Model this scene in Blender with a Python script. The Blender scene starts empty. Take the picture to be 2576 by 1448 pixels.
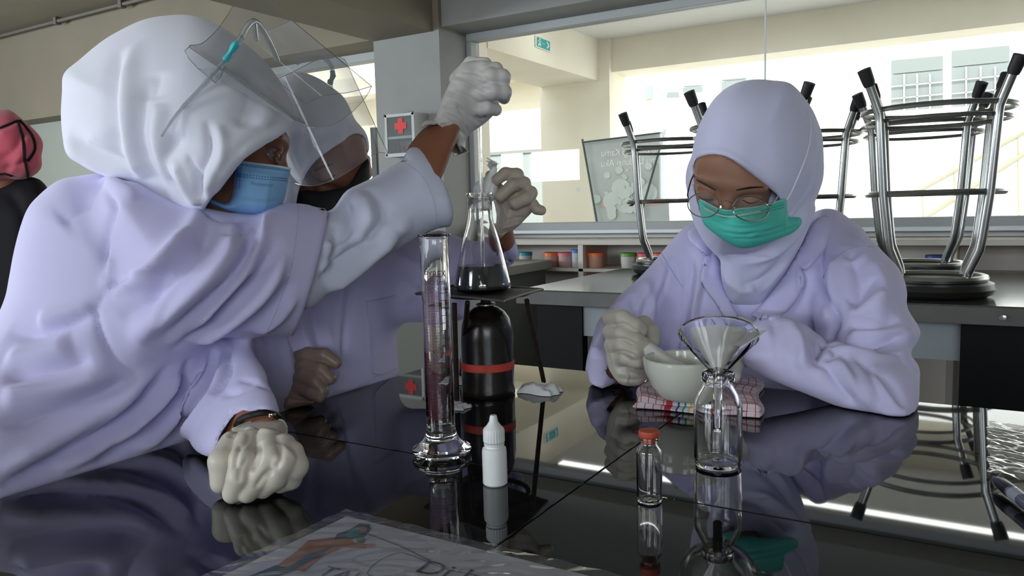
import bpy, bmesh, math, random
import numpy as np
from mathutils import Vector, Matrix
from mathutils.bvhtree import BVHTree
random.seed(7); rng = np.random.default_rng(7)
SC = bpy.context.scene
COL = SC.collection
PI = math.pi

# ------------------------------------------------------------ camera
F = 1968.0; CX = 1288.0; CY = 724.0
def nrm(v): v = np.asarray(v, float); return v/np.linalg.norm(v)
Yc = nrm([2474-CX, 491-CY, F]); Xc = -nrm([-2000-CX, 610-CY, F])
Xc = nrm(Xc-Yc*Xc.dot(Yc)); Zc = np.cross(Xc, Yc)
if Zc[1] > 0: Zc = -Zc
R = np.array([Xc, Yc, Zc])            # world = R @ camera vector (x right, y down, z forward)
CAM = np.array([0, 0, 1.075])
cam = bpy.data.cameras.new('camera'); camo = bpy.data.objects.new('camera', cam); COL.objects.link(camo)
cam.sensor_width = 36; cam.lens = 36*F/2576; cam.clip_start = .02; cam.clip_end = 200
M = Matrix.Identity(4)
for i in range(3):
    M[i][0] = R[i, 0]; M[i][1] = -R[i, 1]; M[i][2] = -R[i, 2]; M[i][3] = CAM[i]
camo.matrix_world = M
SC.camera = camo

# ------------------------------------------------------------ world, sun, exposure
SC.view_settings.view_transform = 'Standard'; SC.view_settings.look = 'None'
SC.view_settings.exposure = 0.0; SC.view_settings.gamma = 1.0
SC.view_settings.use_curve_mapping = False
w = bpy.data.worlds.new('overcast_sky'); SC.world = w; w.use_nodes = True
bg = w.node_tree.nodes['Background']; bg.inputs[0].default_value = (.93, .98, 1, 1); bg.inputs[1].default_value = 3.2
def lamp(name, kind, loc, rot, energy, color=(1, 1, 1), sx=1, sy=1):
    l = bpy.data.lights.new(name, kind); l.energy = energy; l.color = color
    if kind == 'AREA': l.shape = 'RECTANGLE'; l.size = sx; l.size_y = sy
    o = bpy.data.objects.new(name, l); o.location = loc; o.rotation_euler = rot; COL.objects.link(o); return o
sun = lamp('sun', 'SUN', (0, 0, 10), (math.radians(52), 0, math.radians(8)), 4.0, (1, .96, .88)); sun.data.angle = .01
# daylight entering through the windows in the wall behind the camera (they have frames and panes there)
BACKWIN = [(-6.62, -6.05), (-5.96, -5.09), (-3.9, -2.7), (-2.5, -1.3), (.5, 1.7), (1.9, 3.1)]
BWZ = [(1.44, 1.93)]*2+[(1.12, 2.12)]*4
for i, (a, b) in enumerate(BACKWIN):
    z0, z1 = BWZ[i]; lamp('daylight', 'AREA', ((a+b)/2, -2.54, (z0+z1)/2), (math.radians(90), 0, 0), (22, 22, 25, 25, 13, 13)[i]*(b-a)/.8, (.84, .92, 1), b-a, z1-z0)
LEFTWIN = [(-1.9, -.6), (-.4, .9)]
for a, b in LEFTWIN: lamp('daylight', 'AREA', (-8.59, (a+b)/2, 1.62), (math.radians(90), 0, math.radians(-90)), 150, (.84, .92, 1), b-a, .98)
try:
    SC.cycles.max_bounces = 10; SC.cycles.transmission_bounces = 10; SC.cycles.transparent_max_bounces = 24
    SC.cycles.glossy_bounces = 6; SC.cycles.diffuse_bounces = 4
    SC.cycles.use_denoising = True; SC.cycles.caustics_refractive = True; SC.cycles.caustics_reflective = False
    SC.cycles.sample_clamp_indirect = 6
except Exception: pass

# ------------------------------------------------------------ pixel <-> point
def ray(x, y): return R @ np.array([(x-CX)/F, (y-CY)/F, 1.])
def P(x, y, D): return CAM + ray(x, y)*D
def Pz(x, y, z=.8):
    d = ray(x, y); return CAM + d*((z-CAM[2])/d[2])
def Py(x, y, Y):
    d = ray(x, y); return CAM + d*((Y-CAM[1])/d[1])
def Dz(x, y, z): return (z-CAM[2])/ray(x, y)[2]
def Q(t):                               # (px, py, D) or (px, py, 'z', height)
    return Pz(t[0], t[1], t[3]) if len(t) == 4 else P(*t)
def proj(pts):
    v = (pts-CAM) @ R; D = np.maximum(v[:, 2], 1e-3)
    return CX+F*v[:, 0]/D, CY+F*v[:, 1]/D, D

# ------------------------------------------------------------ materials
MATS = {}
def mat(name, color=(.8, .8, .8), rough=.5, metal=0, spec=.5, trans=0, ior=1.45, bump=None, noise=None, emit=None, sheen=0, coat=0, sss=0, alpha=1):
    if name in MATS: return MATS[name]
    m = bpy.data.materials.new(name); m.use_nodes = True; nt = m.node_tree; b = nt.nodes['Principled BSDF']
    b.inputs['Base Color'].default_value = (*color, 1); b.inputs['Roughness'].default_value = rough
    b.inputs['Metallic'].default_value = metal; b.inputs['Specular IOR Level'].default_value = spec
    b.inputs['Transmission Weight'].default_value = trans; b.inputs['IOR'].default_value = ior
    b.inputs['Sheen Weight'].default_value = sheen; b.inputs['Coat Weight'].default_value = coat
    b.inputs['Alpha'].default_value = alpha
    if sss:
        b.inputs['Subsurface Weight'].default_value = sss; b.inputs['Subsurface Radius'].default_value = (.02, .008, .004)
    if emit: b.inputs['Emission Color'].default_value = (*emit[:3], 1); b.inputs['Emission Strength'].default_value = emit[3]
    tc = nt.nodes.new('ShaderNodeTexCoord')
    if bump:
        n = nt.nodes.new('ShaderNodeTexNoise'); n.inputs['Scale'].default_value = bump[0]; n.inputs['Detail'].default_value = 4
        bp = nt.nodes.new('ShaderNodeBump'); bp.inputs['Strength'].default_value = bump[1]; bp.inputs['Distance'].default_value = bump[2]
        nt.links.new(tc.outputs['Object'], n.inputs['Vector']); nt.links.new(n.outputs['Fac'], bp.inputs['Height']); nt.links.new(bp.outputs[0], b.inputs['Normal'])
    if noise:                           # (scale, other color, low, high)
        n = nt.nodes.new('ShaderNodeTexNoise'); n.inputs['Scale'].default_value = noise[0]; n.inputs['Detail'].default_value = 5
        r = nt.nodes.new('ShaderNodeValToRGB'); r.color_ramp.elements[0].position = noise[2]; r.color_ramp.elements[1].position = noise[3]
        r.color_ramp.elements[0].color = (*color, 1); r.color_ramp.elements[1].color = (*noise[1], 1)
        nt.links.new(tc.outputs['Object'], n.inputs['Vector']); nt.links.new(n.outputs['Fac'], r.inputs[0]); nt.links.new(r.outputs[0], b.inputs['Base Color'])
    MATS[name] = m; return m
def thin_mat(name, tint=(1, 1, 1), rough=.03, gloss=1.0, haze=0.0, hazecol=(.8, .85, .9)):
    m = bpy.data.materials.new(name); m.use_nodes = True; nt = m.node_tree; nt.nodes.clear()
    out = nt.nodes.new('ShaderNodeOutputMaterial'); t = nt.nodes.new('ShaderNodeBsdfTransparent'); t.inputs[0].default_value = (*tint, 1)
    g = nt.nodes.new('ShaderNodeBsdfGlossy'); g.inputs['Roughness'].default_value = rough
    fr = nt.nodes.new('ShaderNodeFresnel'); ge = nt.nodes.new('ShaderNodeNewGeometry'); mr = nt.nodes.new('ShaderNodeMapRange')
    mr.inputs['To Min'].default_value = 1.5; mr.inputs['To Max'].default_value = 1/1.5; nt.links.new(ge.outputs['Backfacing'], mr.inputs[0]); nt.links.new(mr.outputs[0], fr.inputs[0])
    mu = nt.nodes.new('ShaderNodeMath'); mu.operation = 'MULTIPLY'; mu.inputs[1].default_value = gloss
    mx = nt.nodes.new('ShaderNodeMixShader'); nt.links.new(fr.outputs[0], mu.inputs[0]); nt.links.new(mu.outputs[0], mx.inputs[0])
    src = t.outputs[0]
    if haze:
        d = nt.nodes.new('ShaderNodeBsdfDiffuse'); d.inputs[0].default_value = (*hazecol, 1)
        m2 = nt.nodes.new('ShaderNodeMixShader'); m2.inputs[0].default_value = haze
        nt.links.new(t.outputs[0], m2.inputs[1]); nt.links.new(d.outputs[0], m2.inputs[2]); src = m2.outputs[0]
    nt.links.new(src, mx.inputs[1]); nt.links.new(g.outputs[0], mx.inputs[2]); nt.links.new(mx.outputs[0], out.inputs[0])
    MATS[name] = m; return m
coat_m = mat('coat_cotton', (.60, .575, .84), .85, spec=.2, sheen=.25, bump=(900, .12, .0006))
shirt_m = mat('shirt_cotton', (.66, .68, .84), .85, spec=.2, sheen=.2, bump=(900, .12, .0006))
hijab_m = mat('hijab_cotton', (.74, .75, .85), .85, spec=.2, sheen=.25, bump=(1200, .12, .0005))
hijabc_m = mat('hijab_lilac_cotton', (.64, .65, .86), .85, spec=.2, sheen=.25, bump=(1200, .12, .0005))
pink_m = mat('pink_cotton', (.55, .10, .14), .85, spec=.2, sheen=.3)
black_m = mat('black_cotton', (.012, .011, .014), .8, spec=.3)
skin_m = mat('skin', (.26, .105, .058), .5, spec=.4, sss=.04, bump=(500, .1, .0005))
skinc_m = mat('skin_fair_brown', (.29, .145, .095), .5, spec=.4, sss=.04, bump=(500, .1, .0005))
glove_m = mat('latex', (.60, .56, .48), .42, spec=.5, sss=.03, bump=(300, .15, .001))
glovew_m = mat('latex_pale', (.60, .585, .56), .42, spec=.5, bump=(300, .15, .001))
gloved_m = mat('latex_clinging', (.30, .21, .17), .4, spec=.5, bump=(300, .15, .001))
maskb_m = mat('mask_blue', (.26, .50, .78), .7, spec=.3, bump=(700, .1, .0004))
maskt_m = mat('mask_teal', (.08, .55, .46), .7, spec=.3, bump=(700, .1, .0004))
maskw_m = mat('mask_white_edge', (.62, .74, .85), .7)
dark_m = mat('hair_dark', (.015, .011, .01), .6)
seam_m = mat('thread', (.45, .44, .62), .9)
glass_m = mat('clear_glass', (1, 1, 1), .02, trans=1, ior=1.47)
steel_m = mat('steel_tube', (.42, .43, .42), .28, metal=1, bump=(60, .1, .001))
rubber_m = mat('rubber_black', (.012, .012, .013), .55)
wirem = mat('silver_wire', (.55, .48, .44), .25, metal=1)

# ------------------------------------------------------------ object helpers
def tag(o, label=None, cat=None, group=None, kind=None):
    if label: o['label'] = label
    if cat: o['category'] = cat
    if group: o['group'] = group
    if kind: o['kind'] = kind
    return o
def empty(name, loc, label=None, cat=None, group=None, rz=0):
    o = bpy.data.objects.new(name, None); COL.objects.link(o); o.location = loc; o.rotation_euler.z = rz; o.empty_display_size = .05
    return tag(o, label, cat, group)
def link(name, me, m, parent=None, smooth=True):
    o = bpy.data.objects.new(name, me); COL.objects.link(o)
    if m is not None and len(me.materials) == 0: me.materials.append(m)
    if smooth:
        me.shade_smooth()
    if parent is not None:
        o.parent = parent
        o.matrix_parent_inverse = Matrix.LocRotScale(parent.location, parent.rotation_euler, parent.scale).inverted()
    return o
def mesh_np(name, V, Fq):
    me = bpy.data.meshes.new(name); V = np.asarray(V, np.float32); Fq = np.asarray(Fq, np.int32); k = Fq.shape[1]
    me.vertices.add(len(V)); me.vertices.foreach_set('co', V.ravel())
    me.loops.add(Fq.size); me.loops.foreach_set('vertex_index', Fq.ravel())
    me.polygons.add(len(Fq)); me.polygons.foreach_set('loop_start', np.arange(0, Fq.size, k, dtype=np.int32))
    me.update(calc_edges=True); me.validate(); return me
class MB:
    def __init__(s): s.v = []; s.f = []
    def add(s, v, f):
        n = len(s.v); s.v += [tuple(map(float, p)) for p in v]; s.f += [tuple(i+n for i in q) for q in f]; return s
    def box(s, a, b):
        x0, y0, z0 = a; x1, y1, z1 = b
        return s.add([(x0, y0, z0), (x1, y0, z0), (x1, y1, z0), (x0, y1, z0), (x0, y0, z1), (x1, y0, z1), (x1, y1, z1), (x0, y1, z1)],
                     [(0, 3, 2, 1), (4, 5, 6, 7), (0, 1, 5, 4), (1, 2, 6, 5), (2, 3, 7, 6), (3, 0, 4, 7)])
    def tube(s, pts, r, n=12, cap=True, flat=1.0, upv=None):
        pts = [np.asarray(p, float) for p in pts]; rs = r if hasattr(r, '__len__') else [r]*len(pts)
        t0 = nrm(pts[1]-pts[0]); up = np.array([0, 0, 1.]) if upv is None else nrm(upv)
        if abs(t0.dot(up)) > .95: up = np.array([1., 0, 0])
        base = len(s.v); prev = None
        for i, p in enumerate(pts):
            t = nrm(pts[min(i+1, len(pts)-1)]-pts[max(i-1, 0)])
            if prev is None: a = nrm(np.cross(up, t))
            else: a = nrm(prev-t*prev.dot(t))
            prev = a; b = np.cross(t, a)
            for k in range(n):
                an = 2*PI*k/n; s.v.append(tuple(p+rs[i]*(math.cos(an)*a+math.sin(an)*b*flat)))
        for i in range(len(pts)-1):
            for k in range(n):
                q = base+i*n; s.f.append((q+k, q+(k+1) % n, q+n+(k+1) % n, q+n+k))
        if cap:
            s.f.append(tuple(base+k for k in range(n))[::-1]); q = base+(len(pts)-1)*n; s.f.append(tuple(q+k for k in range(n)))
        return s
    def ring(s, c, axis, R_, r, n=40, m=8):
        axis = nrm(axis); a = nrm(np.cross(axis, [0.3, 1, .2])); b = np.cross(axis, a); base = len(s.v)
        for i in range(n):
            an = 2*PI*i/n; d = math.cos(an)*a+math.sin(an)*b
            for k in range(m):
                bn = 2*PI*k/m; s.v.append(tuple(np.asarray(c)+d*(R_+r*math.cos(bn))+axis*r*math.sin(bn)))
        for i in range(n):
            for k in range(m):
                q = lambda i, k: base+(i % n)*m+(k % m)
                s.f.append((q(i, k), q(i+1, k), q(i+1, k+1), q(i, k+1)))
        return s
    def lathe(s, prof, c=(0, 0, 0), n=64, axis=None, close=False):
        """prof: (radius, height) list"""
        c = np.asarray(c, float); ax = np.array([0, 0, 1.]) if axis is None else nrm(axis)
        a = nrm(np.cross(ax, [0, 1, 0])) if abs(ax[1]) < .9 else np.array([1., 0, 0]); b = np.cross(ax, a); base = len(s.v)
        for r, h in prof:
            for k in range(n):
                an = 2*PI*k/n; s.v.append(tuple(c+ax*h+r*(math.cos(an)*a+math.sin(an)*b)))
        L = len(prof)
        for i in range(L if close else L-1):
            for k in range(n):
                q0 = base+i*n; q1 = base+((i+1) % L)*n; s.f.append((q0+k, q0+(k+1) % n, q1+(k+1) % n, q1+k))
        if not close:
            if prof[0][0] > 1e-6: s.f.append(tuple(base+k for k in range(n))[::-1])
            if prof[-1][0] > 1e-6: q = base+(L-1)*n; s.f.append(tuple(q+k for k in range(n)))
        return s
    def prism(s, pts, d):
        """pts planar polygon (3-D), extruded by vector d"""
        n = len(pts); pts = [np.asarray(p, float) for p in pts]; d = np.asarray(d, float)
        return s.add(pts+[p+d for p in pts], [tuple(range(n))[::-1], tuple(range(n, 2*n))]+[(i, (i+1) % n, n+(i+1) % n, n+i) for i in range(n)])
    def build(s, name, m, parent=None, smooth=False, bevel=0, sub=0, fixn=True):
        me = bpy.data.meshes.new(name); me.from_pydata(s.v, [], s.f)
        if fixn:
            bm = bmesh.new(); bm.from_mesh(me); bmesh.ops.remove_doubles(bm, verts=bm.verts, dist=1e-6)
            bmesh.ops.recalc_face_normals(bm, faces=bm.faces); bm.to_mesh(me); bm.free()
        me.update(); o = link(name, me, m, parent, smooth)
        if smooth and not sub:
            try: me.set_sharp_from_angle(angle=math.radians(38))
            except Exception: pass
        if bevel:
            b = o.modifiers.new('b', 'BEVEL'); b.width = bevel; b.segments = 2; b.limit_method = 'ANGLE'
        if sub:
            b = o.modifiers.new('s', 'SUBSURF'); b.levels = b.render_levels = sub
        return o
def box(name, a, b, m, parent=None, bevel=0): return MB().box(a, b).build(name, m, parent, bevel=bevel)
def catmull(pts, per=8, closed=False):
    p = np.asarray(pts, float); n = len(p); out = []
    rngi = range(n if closed else n-1)
    for i in rngi:
        if closed: a, b, c, d = p[(i-1) % n], p[i], p[(i+1) % n], p[(i+2) % n]
        else: a, b, c, d = p[max(i-1, 0)], p[i], p[i+1], p[min(i+2, n-1)]
        for k in range(per):
            t = k/per
            out.append(.5*((2*b)+(-a+c)*t+(2*a-5*b+4*c-d)*t*t+(-a+3*b-3*c+d)*t**3))
    if not closed: out.append(p[-1])
    return np.array(out)

# ------------------------------------------------------------ distance-field modelling
def smin(a, b, k): h = np.clip(.5+.5*(b-a)/k, 0, 1); return b+(a-b)*h-k*h*(1-h)
def rcone(a, b, r1, r2):
    a = np.asarray(a); b = np.asarray(b); ab = b-a; L2 = ab.dot(ab)
    def f(p):
        t = np.clip(((p-a) @ ab)/L2, 0, 1); d = p-a-t[:, None]*ab
        return np.sqrt((d*d).sum(1))-(r1+(r2-r1)*t)
    return f
def ell(c, rad, ax=None):
    c = np.asarray(c); rad = np.asarray(rad, float); A = np.eye(3) if ax is None else np.array([nrm(x) for x in ax])
    def f(p):
        q = (p-c) @ A.T; k0 = np.sqrt(((q/rad)**2).sum(1)); k1 = np.sqrt(((q/rad**2)**2).sum(1))
        return k0*(k0-1)/np.maximum(k1, 1e-9)
    return f
def U(*fs, k=.02):
    def f(p):
        d = fs[0](p)
        for g in fs[1:]: d = smin(d, g(p), k) if k > 0 else np.minimum(d, g(p))
        return d
    return f
def Sub(a, b, k=.002): return lambda p: -smin(-a(p), b(p), k)
def inset(f, d): return lambda p: f(p)+d
def Int(a, b, k=.002): return lambda p: -smin(-a(p), -b(p), k)
def boxsdf(a, b):
    a = np.asarray(a); b = np.asarray(b); c = (a+b)/2; h = (b-a)/2
    def f(p):
        q = np.abs(p-c)-h; return np.linalg.norm(np.maximum(q, 0), axis=1)+np.minimum(q.max(1), 0)
    return f
def tps(ctrl):
    c = np.array(ctrl, float); x = c[:, :2]/500; n = len(c)
    if n == 1: return lambda X, Y: np.full(np.shape(X), c[0, 2])
    if n == 2:
        dv = x[1]-x[0]; L = dv.dot(dv)
        return lambda X, Y: c[0, 2]+(c[1, 2]-c[0, 2])*np.clip(((np.asarray(X)/500-x[0, 0])*dv[0]+(np.asarray(Y)/500-x[0, 1])*dv[1])/L, -.5, 1.5)
    if n < 4:
        A = np.c_[np.ones(n), x]; s = np.linalg.lstsq(A, c[:, 2], rcond=None)[0]
        return lambda X, Y: s[0]+s[1]*X/500+s[2]*Y/500
    r2 = ((x[:, None]-x[None])**2).sum(-1); K = np.where(r2 > 0, r2*np.log(r2+1e-12)*.5, 0)+np.eye(n)*.02
    Pm = np.c_[np.ones(n), x]; A = np.block([[K, Pm], [Pm.T, np.zeros((3, 3))]]); s = np.linalg.solve(A, np.r_[c[:, 2], 0, 0, 0])
    def f(X, Y):
        X = np.asarray(X)/500; Y = np.asarray(Y)/500; o = s[n]+s[n+1]*X+s[n+2]*Y
        for i in range(n):
            r = (X-x[i, 0])**2+(Y-x[i, 1])**2; o = o+s[i]*.5*r*np.log(r+1e-12)
        return np.clip(o, c[:, 2].min()-.08, c[:, 2].max()+.08)
    return f
class Poly2:
    """signed distance (pixels, negative inside) to a closed outline, on a grid"""
    def __init__(s, poly, smooth=4, step=3, margin=120):
        p = np.asarray(poly, float)
        if smooth: p = catmull(p, smooth, True)
        s.x0, s.y0 = p.min(0)-margin; x1, y1 = p.max(0)+margin; s.st = step
        X = np.arange(s.x0, x1+step, step); Y = np.arange(s.y0, y1+step, step); s.gx, s.gy = np.meshgrid(X, Y)
        g = np.c_[s.gx.ravel(), s.gy.ravel()]; d2 = np.full(len(g), 1e18); ins = np.zeros(len(g), bool); n = len(p)
        for i in range(n):
            a = p[i]; b = p[(i+1) % n]; ab = b-a; L = ab.dot(ab)
            if L < 1e-9: continue
            t = np.clip(((g-a) @ ab)/L, 0, 1); e = g-a-t[:, None]*ab; d2 = np.minimum(d2, (e*e).sum(1))
            if a[1] != b[1]:
                c = ((a[1] > g[:, 1]) != (b[1] > g[:, 1])) & (g[:, 0] < (b[0]-a[0])*(g[:, 1]-a[1])/(b[1]-a[1])+a[0]); ins ^= c
        s.d = (np.sqrt(d2)*np.where(ins, -1, 1)).reshape(s.gx.shape).astype(np.float32)
    def __call__(s, x, y, grid=None):
        G = s.d if grid is None else grid; h, w_ = G.shape
        u = np.clip((x-s.x0)/s.st, 0, w_-1.001); v = np.clip((y-s.y0)/s.st, 0, h-1.001); i = u.astype(int); j = v.astype(int); u = u-i; v = v-j
        r = (G[j, i]*(1-u)+G[j, i+1]*u)*(1-v)+(G[j+1, i]*(1-u)+G[j+1, i+1]*u)*v
        # outside the grid add the distance to it
        ex = np.maximum(0, np.maximum(s.x0-x, x-(s.x0+(w_-1)*s.st))); ey = np.maximum(0, np.maximum(s.y0-y, y-(s.y0+(h-1)*s.st)))
        return r+(np.hypot(ex, ey) if grid is None else 0)
def pillow(poly, ctrl, T, Ra, smooth=4):
    """rounded solid whose outline seen from the front is poly; centre depth from ctrl, half thickness T, edge roll Ra (metres)"""
    P2 = Poly2(poly, smooth); dep = tps(ctrl)(P2.gx, P2.gy).astype(np.float32)
    def f(p):
        x, y, D = proj(p); D0 = P2(x, y, dep); d2 = P2(x, y)*D0/F; dz = D-D0
        qx = np.maximum((d2+Ra)/Ra, 0)
        k = np.sqrt(qx**2+(dz/T)**2); s = np.sqrt((qx/Ra)**2+(dz/T**2)**2)
        return k*(k-1)/np.maximum(s, 1e-6)
    f.poly = np.asarray(poly, float); f.ctrl = ctrl; f.T = T
    return f
def prismcut(poly, D1, smooth=4, back=None):
    """everything nearer than depth D1 (number or ctrl) inside the outline"""
    P2 = Poly2(poly, smooth); dd = tps(D1 if isinstance(D1, list) else [(0, 0, D1)]); dep = dd(P2.gx, P2.gy).astype(np.float32)
    def f(p):
        x, y, D = proj(p); return np.maximum(P2(x, y)*D/F, D-P2(x, y, dep))
    return f
def surf(sdf, lo, hi, h):
    """sparse surface nets -> V, quads"""
    lo = np.asarray(lo, float)-2*h; hi = np.asarray(hi, float)+2*h; B = 8; bs = B*h
    nb = np.ceil((hi-lo)/bs).astype(int)+1
    g = np.stack(np.meshgrid(*[np.arange(n) for n in nb], indexing='ij'), -1).reshape(-1, 3)
    keep = []
    for i in range(0, len(g), 200000):
        q = g[i:i+200000]; d = sdf(lo+(q+.5)*bs); keep.append(np.abs(d) < bs*.87*1.9)
    g = g[np.concatenate(keep)]
    c9 = np.stack(np.meshgrid(*[np.arange(B+1)]*3, indexing='ij'), -1).reshape(-1, 3)
    N = (nb*B+2).astype(np.int64); key = lambda c: (c[..., 0]*N[1]+c[..., 1])*N[2]+c[..., 2]
    VK = []; VP = []; E = []
    for i in range(0, len(g), 400):
        gb = g[i:i+400]; idx = gb[:, None]*B+c9[None]
        d = sdf((lo+idx.reshape(-1, 3)*h)).reshape(len(gb), B+1, B+1, B+1)
        has = (d.reshape(len(gb), -1).min(1) < 0) & (d.reshape(len(gb), -1).max(1) >= 0)
        if not has.any(): continue
        gb = gb[has]; d = d[has]; neg = d < 0
        cnt = sum(neg[:, a:a+B, b:b+B, c:c+B].astype(np.int8) for a in (0, 1) for b in (0, 1) for c in (0, 1))
        bi, x, y, z = np.nonzero((cnt > 0) & (cnt < 8))
        cell = gb[bi]*B+np.stack([x, y, z], -1); acc = np.zeros((len(bi), 3)); num = np.zeros(len(bi))
        for ax in range(3):
            for o1 in (0, 1):
                for o2 in (0, 1):
                    o = [0, 0, 0]; ot = [k for k in range(3) if k != ax]; o[ot[0]] = o1; o[ot[1]] = o2; e = list(o); e[ax] = 1
                    a = d[bi, x+o[0], y+o[1], z+o[2]]; b = d[bi, x+e[0], y+e[1], z+e[2]]; m = (a < 0) != (b < 0)
                    t = np.where(m, a/np.where(m, a-b, 1), 0); pt = np.tile(np.array(o, float), (len(bi), 1)); pt[:, ax] += t
                    acc += pt*m[:, None]; num += m
        VK.append(key(cell)); VP.append(lo+(cell+acc/num[:, None])*h)
        for ax in range(3):
            sl0 = [slice(None)]+[slice(0, B)]*3; sl1 = list(sl0); sl1[ax+1] = slice(1, B+1)
            a = neg[tuple(sl0)]; b = neg[tuple(sl1)]; bi, x, y, z = np.nonzero(a != b)
            c = gb[bi]*B+np.stack([x, y, z], -1); E.append(np.c_[c, np.full(len(c), ax), a[bi, x, y, z]])
    VK = np.concatenate(VK); VP = np.concatenate(VP); VK, ui = np.unique(VK, return_index=True); VP = VP[ui]; E = np.concatenate(E); Q_ = []
    for ax in range(3):
        e = E[E[:, 3] == ax]; c = e[:, :3].astype(np.int64); o1 = np.zeros(3, int); o2 = np.zeros(3, int); o1[(ax+1) % 3] = 1; o2[(ax+2) % 3] = 1
        ks = [key(c-o1-o2), key(c-o2), key(c), key(c-o1)]; ids = []; ok = np.ones(len(c), bool)
        for k in ks:
            j = np.clip(np.searchsorted(VK, k), 0, len(VK)-1); ok &= VK[j] == k; ids.append(j)
        q = np.stack(ids, -1)[ok]; fl = e[ok, 4] == 0; q[fl] = q[fl][:, ::-1]; Q_.append(q)
    return VP, np.concatenate(Q_)
def vnormals(V, Qd):
    n = np.cross(V[Qd[:, 2]]-V[Qd[:, 0]], V[Qd[:, 3]]-V[Qd[:, 1]]); out = np.zeros_like(V)
    for k in range(4):
        for a in range(3): out[:, a] += np.bincount(Qd[:, k], n[:, a], len(V))
    return out/np.maximum(np.linalg.norm(out, axis=1, keepdims=True), 1e-12)
def laplace(V, Qd, it=2, lam=.5):
    for _ in range(it):
        s = np.zeros_like(V); c = np.zeros(len(V))
        for a, b in ((0, 1), (1, 2), (2, 3), (3, 0)):
            for x, y in ((a, b), (b, a)):
                for k in range(3): s[:, k] += np.bincount(Qd[:, x], V[Qd[:, y], k], len(V))
                c += np.bincount(Qd[:, x], minlength=len(V))
        V = V+lam*(s/np.maximum(c, 1)[:, None]-V)
    return V
def hit(bvh, x, y):
    d = Vector(ray(x, y)).normalized(); h = bvh.ray_cast(Vector(CAM), d); return None if h[0] is None else np.array(h[0])
def folds(V, Qd, fl, fk=1.0):
    """fl: (pixel polyline, width m, height m[, kind]); kind '' soft ridge/valley, 'v' sharp crease, 's' step (left side up)"""
    if not fl: return V
    bvh = BVHTree.FromPolygons(V.tolist(), Qd.tolist()); Nn = vnormals(V, Qd); off = np.zeros(len(V))
    for it in fl:
        pl, wd, am = it[:3]
        if wd >= .005: wd *= .85; am *= fk
        else: am *= .75
        kind = it[3] if len(it) > 3 else ''
        cp = catmull(pl, 8) if len(pl) > 2 else np.linspace(pl[0], pl[1], 9)
        pts = [hit(bvh, *c[:2]) for c in cp]; n = len(pts); par = [i/(n-1) for i in range(n) if pts[i] is not None]; pts = [q for q in pts if q is not None]
        if len(pts) < 2: continue
        pts = np.array(pts); mn = pts.min(0)-wd*3; mx = pts.max(0)+wd*3
        ii = np.nonzero(((V > mn) & (V < mx)).all(1))[0]
        if len(ii) == 0: continue
        v = V[ii]; best = np.full(len(ii), 1e9); bt = np.zeros(len(ii))
        for i in range(len(pts)-1):
            ab = pts[i+1]-pts[i]; L = ab.dot(ab)
            if L < 1e-10 or L > .0064: continue
            t = np.clip(((v-pts[i]) @ ab)/L, 0, 1); d = np.linalg.norm(v-pts[i]-t[:, None]*ab, axis=1); m = d < best
            best[m] = d[m]; bt[m] = par[i]+(par[i+1]-par[i])*t[m]
        tap = np.clip(np.minimum(bt, 1-bt)*5, 0, 1) if kind != 'f' else 1
        if kind == 'v': pr = np.exp(-best/wd)
        elif am < 0 and wd >= .004: pr = .45*np.exp(-(best/wd)**2)+.6*np.exp(-1.8*best/wd)
        else: pr = np.exp(-(best/wd)**2)
        off[ii] += am*pr*(tap if not np.isscalar(tap) else tap)
    return V+Nn*off[:, None]
def fan(c0, c1, n, wd, am, jit=.3, rs=1, bend=0):
    """n folds running from curve c0 to curve c1 (pixel polylines), alternating ridge and valley"""
    r = random.Random(rs); a = catmull(c0, 10) if len(c0) > 2 else np.linspace(c0[0], c0[1], 20); b = catmull(c1, 10) if len(c1) > 2 else np.linspace(c1[0], c1[1], 20); out = []
    for i in range(n):
        t = (i+.5+r.uniform(-jit, jit))/n; u = (i+.5+r.uniform(-jit, jit))/n
        p = a[int(t*(len(a)-1))]; q = b[int(u*(len(b)-1))]; d = q-p; m = (p+q)/2+np.array([-d[1], d[0]])*(bend+r.uniform(-.05, .05))
        s0 = r.uniform(0, .15); s1 = r.uniform(.85, 1); P0 = p+d*s0; P1 = p+d*s1
        out.append(([P0, m, P1], wd*r.uniform(.7, 1.3), am*r.uniform(.6, 1.2)*(1 if i % 2 else -1)))
    return out
def wrinkle(V, Nn, amp, scale, seed=0, stretch=None):
    r = np.random.default_rng(seed); o = np.zeros(len(V)); W = V.copy()
    for k in range(3): W = W+.35/scale*np.sin(V @ r.normal(size=(3, 3))*scale*.6+r.uniform(0, 6, 3))
    if stretch is not None: s = nrm(stretch); W = W-(W @ s)[:, None]*s*.75
    for k in range(7):
        d = nrm(r.normal(size=3))*scale*r.uniform(.6, 2.2); o += np.sin(W @ d+r.uniform(0, 6))/7*1.5
    return V+Nn*(amp*(1-2*np.abs(o)))[:, None]
def skinmesh(name, sdf, lo, hi, h, m, parent, fl=None, lap=1, wr=None):
    V, Qd = surf(sdf, lo, hi, h); V = laplace(V, Qd, lap)
    if wr: V = wrinkle(V, vnormals(V, Qd), *wr)
    V = folds(V, Qd, fl or [], 1.45 if ('coat' in name or 'sleeve' in name) else 1.0)
    o = link(name, mesh_np(name, V, Qd), m, parent); o_bvh[name] = (V, Qd); return o
o_bvh = {}
def bvh_of(name): V, Qd = o_bvh[name]; return BVHTree.FromPolygons(V.tolist(), Qd.tolist())
def bounds(pts, pad): p = np.array(pts); return p.min(0)-pad, p.max(0)+pad
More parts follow.
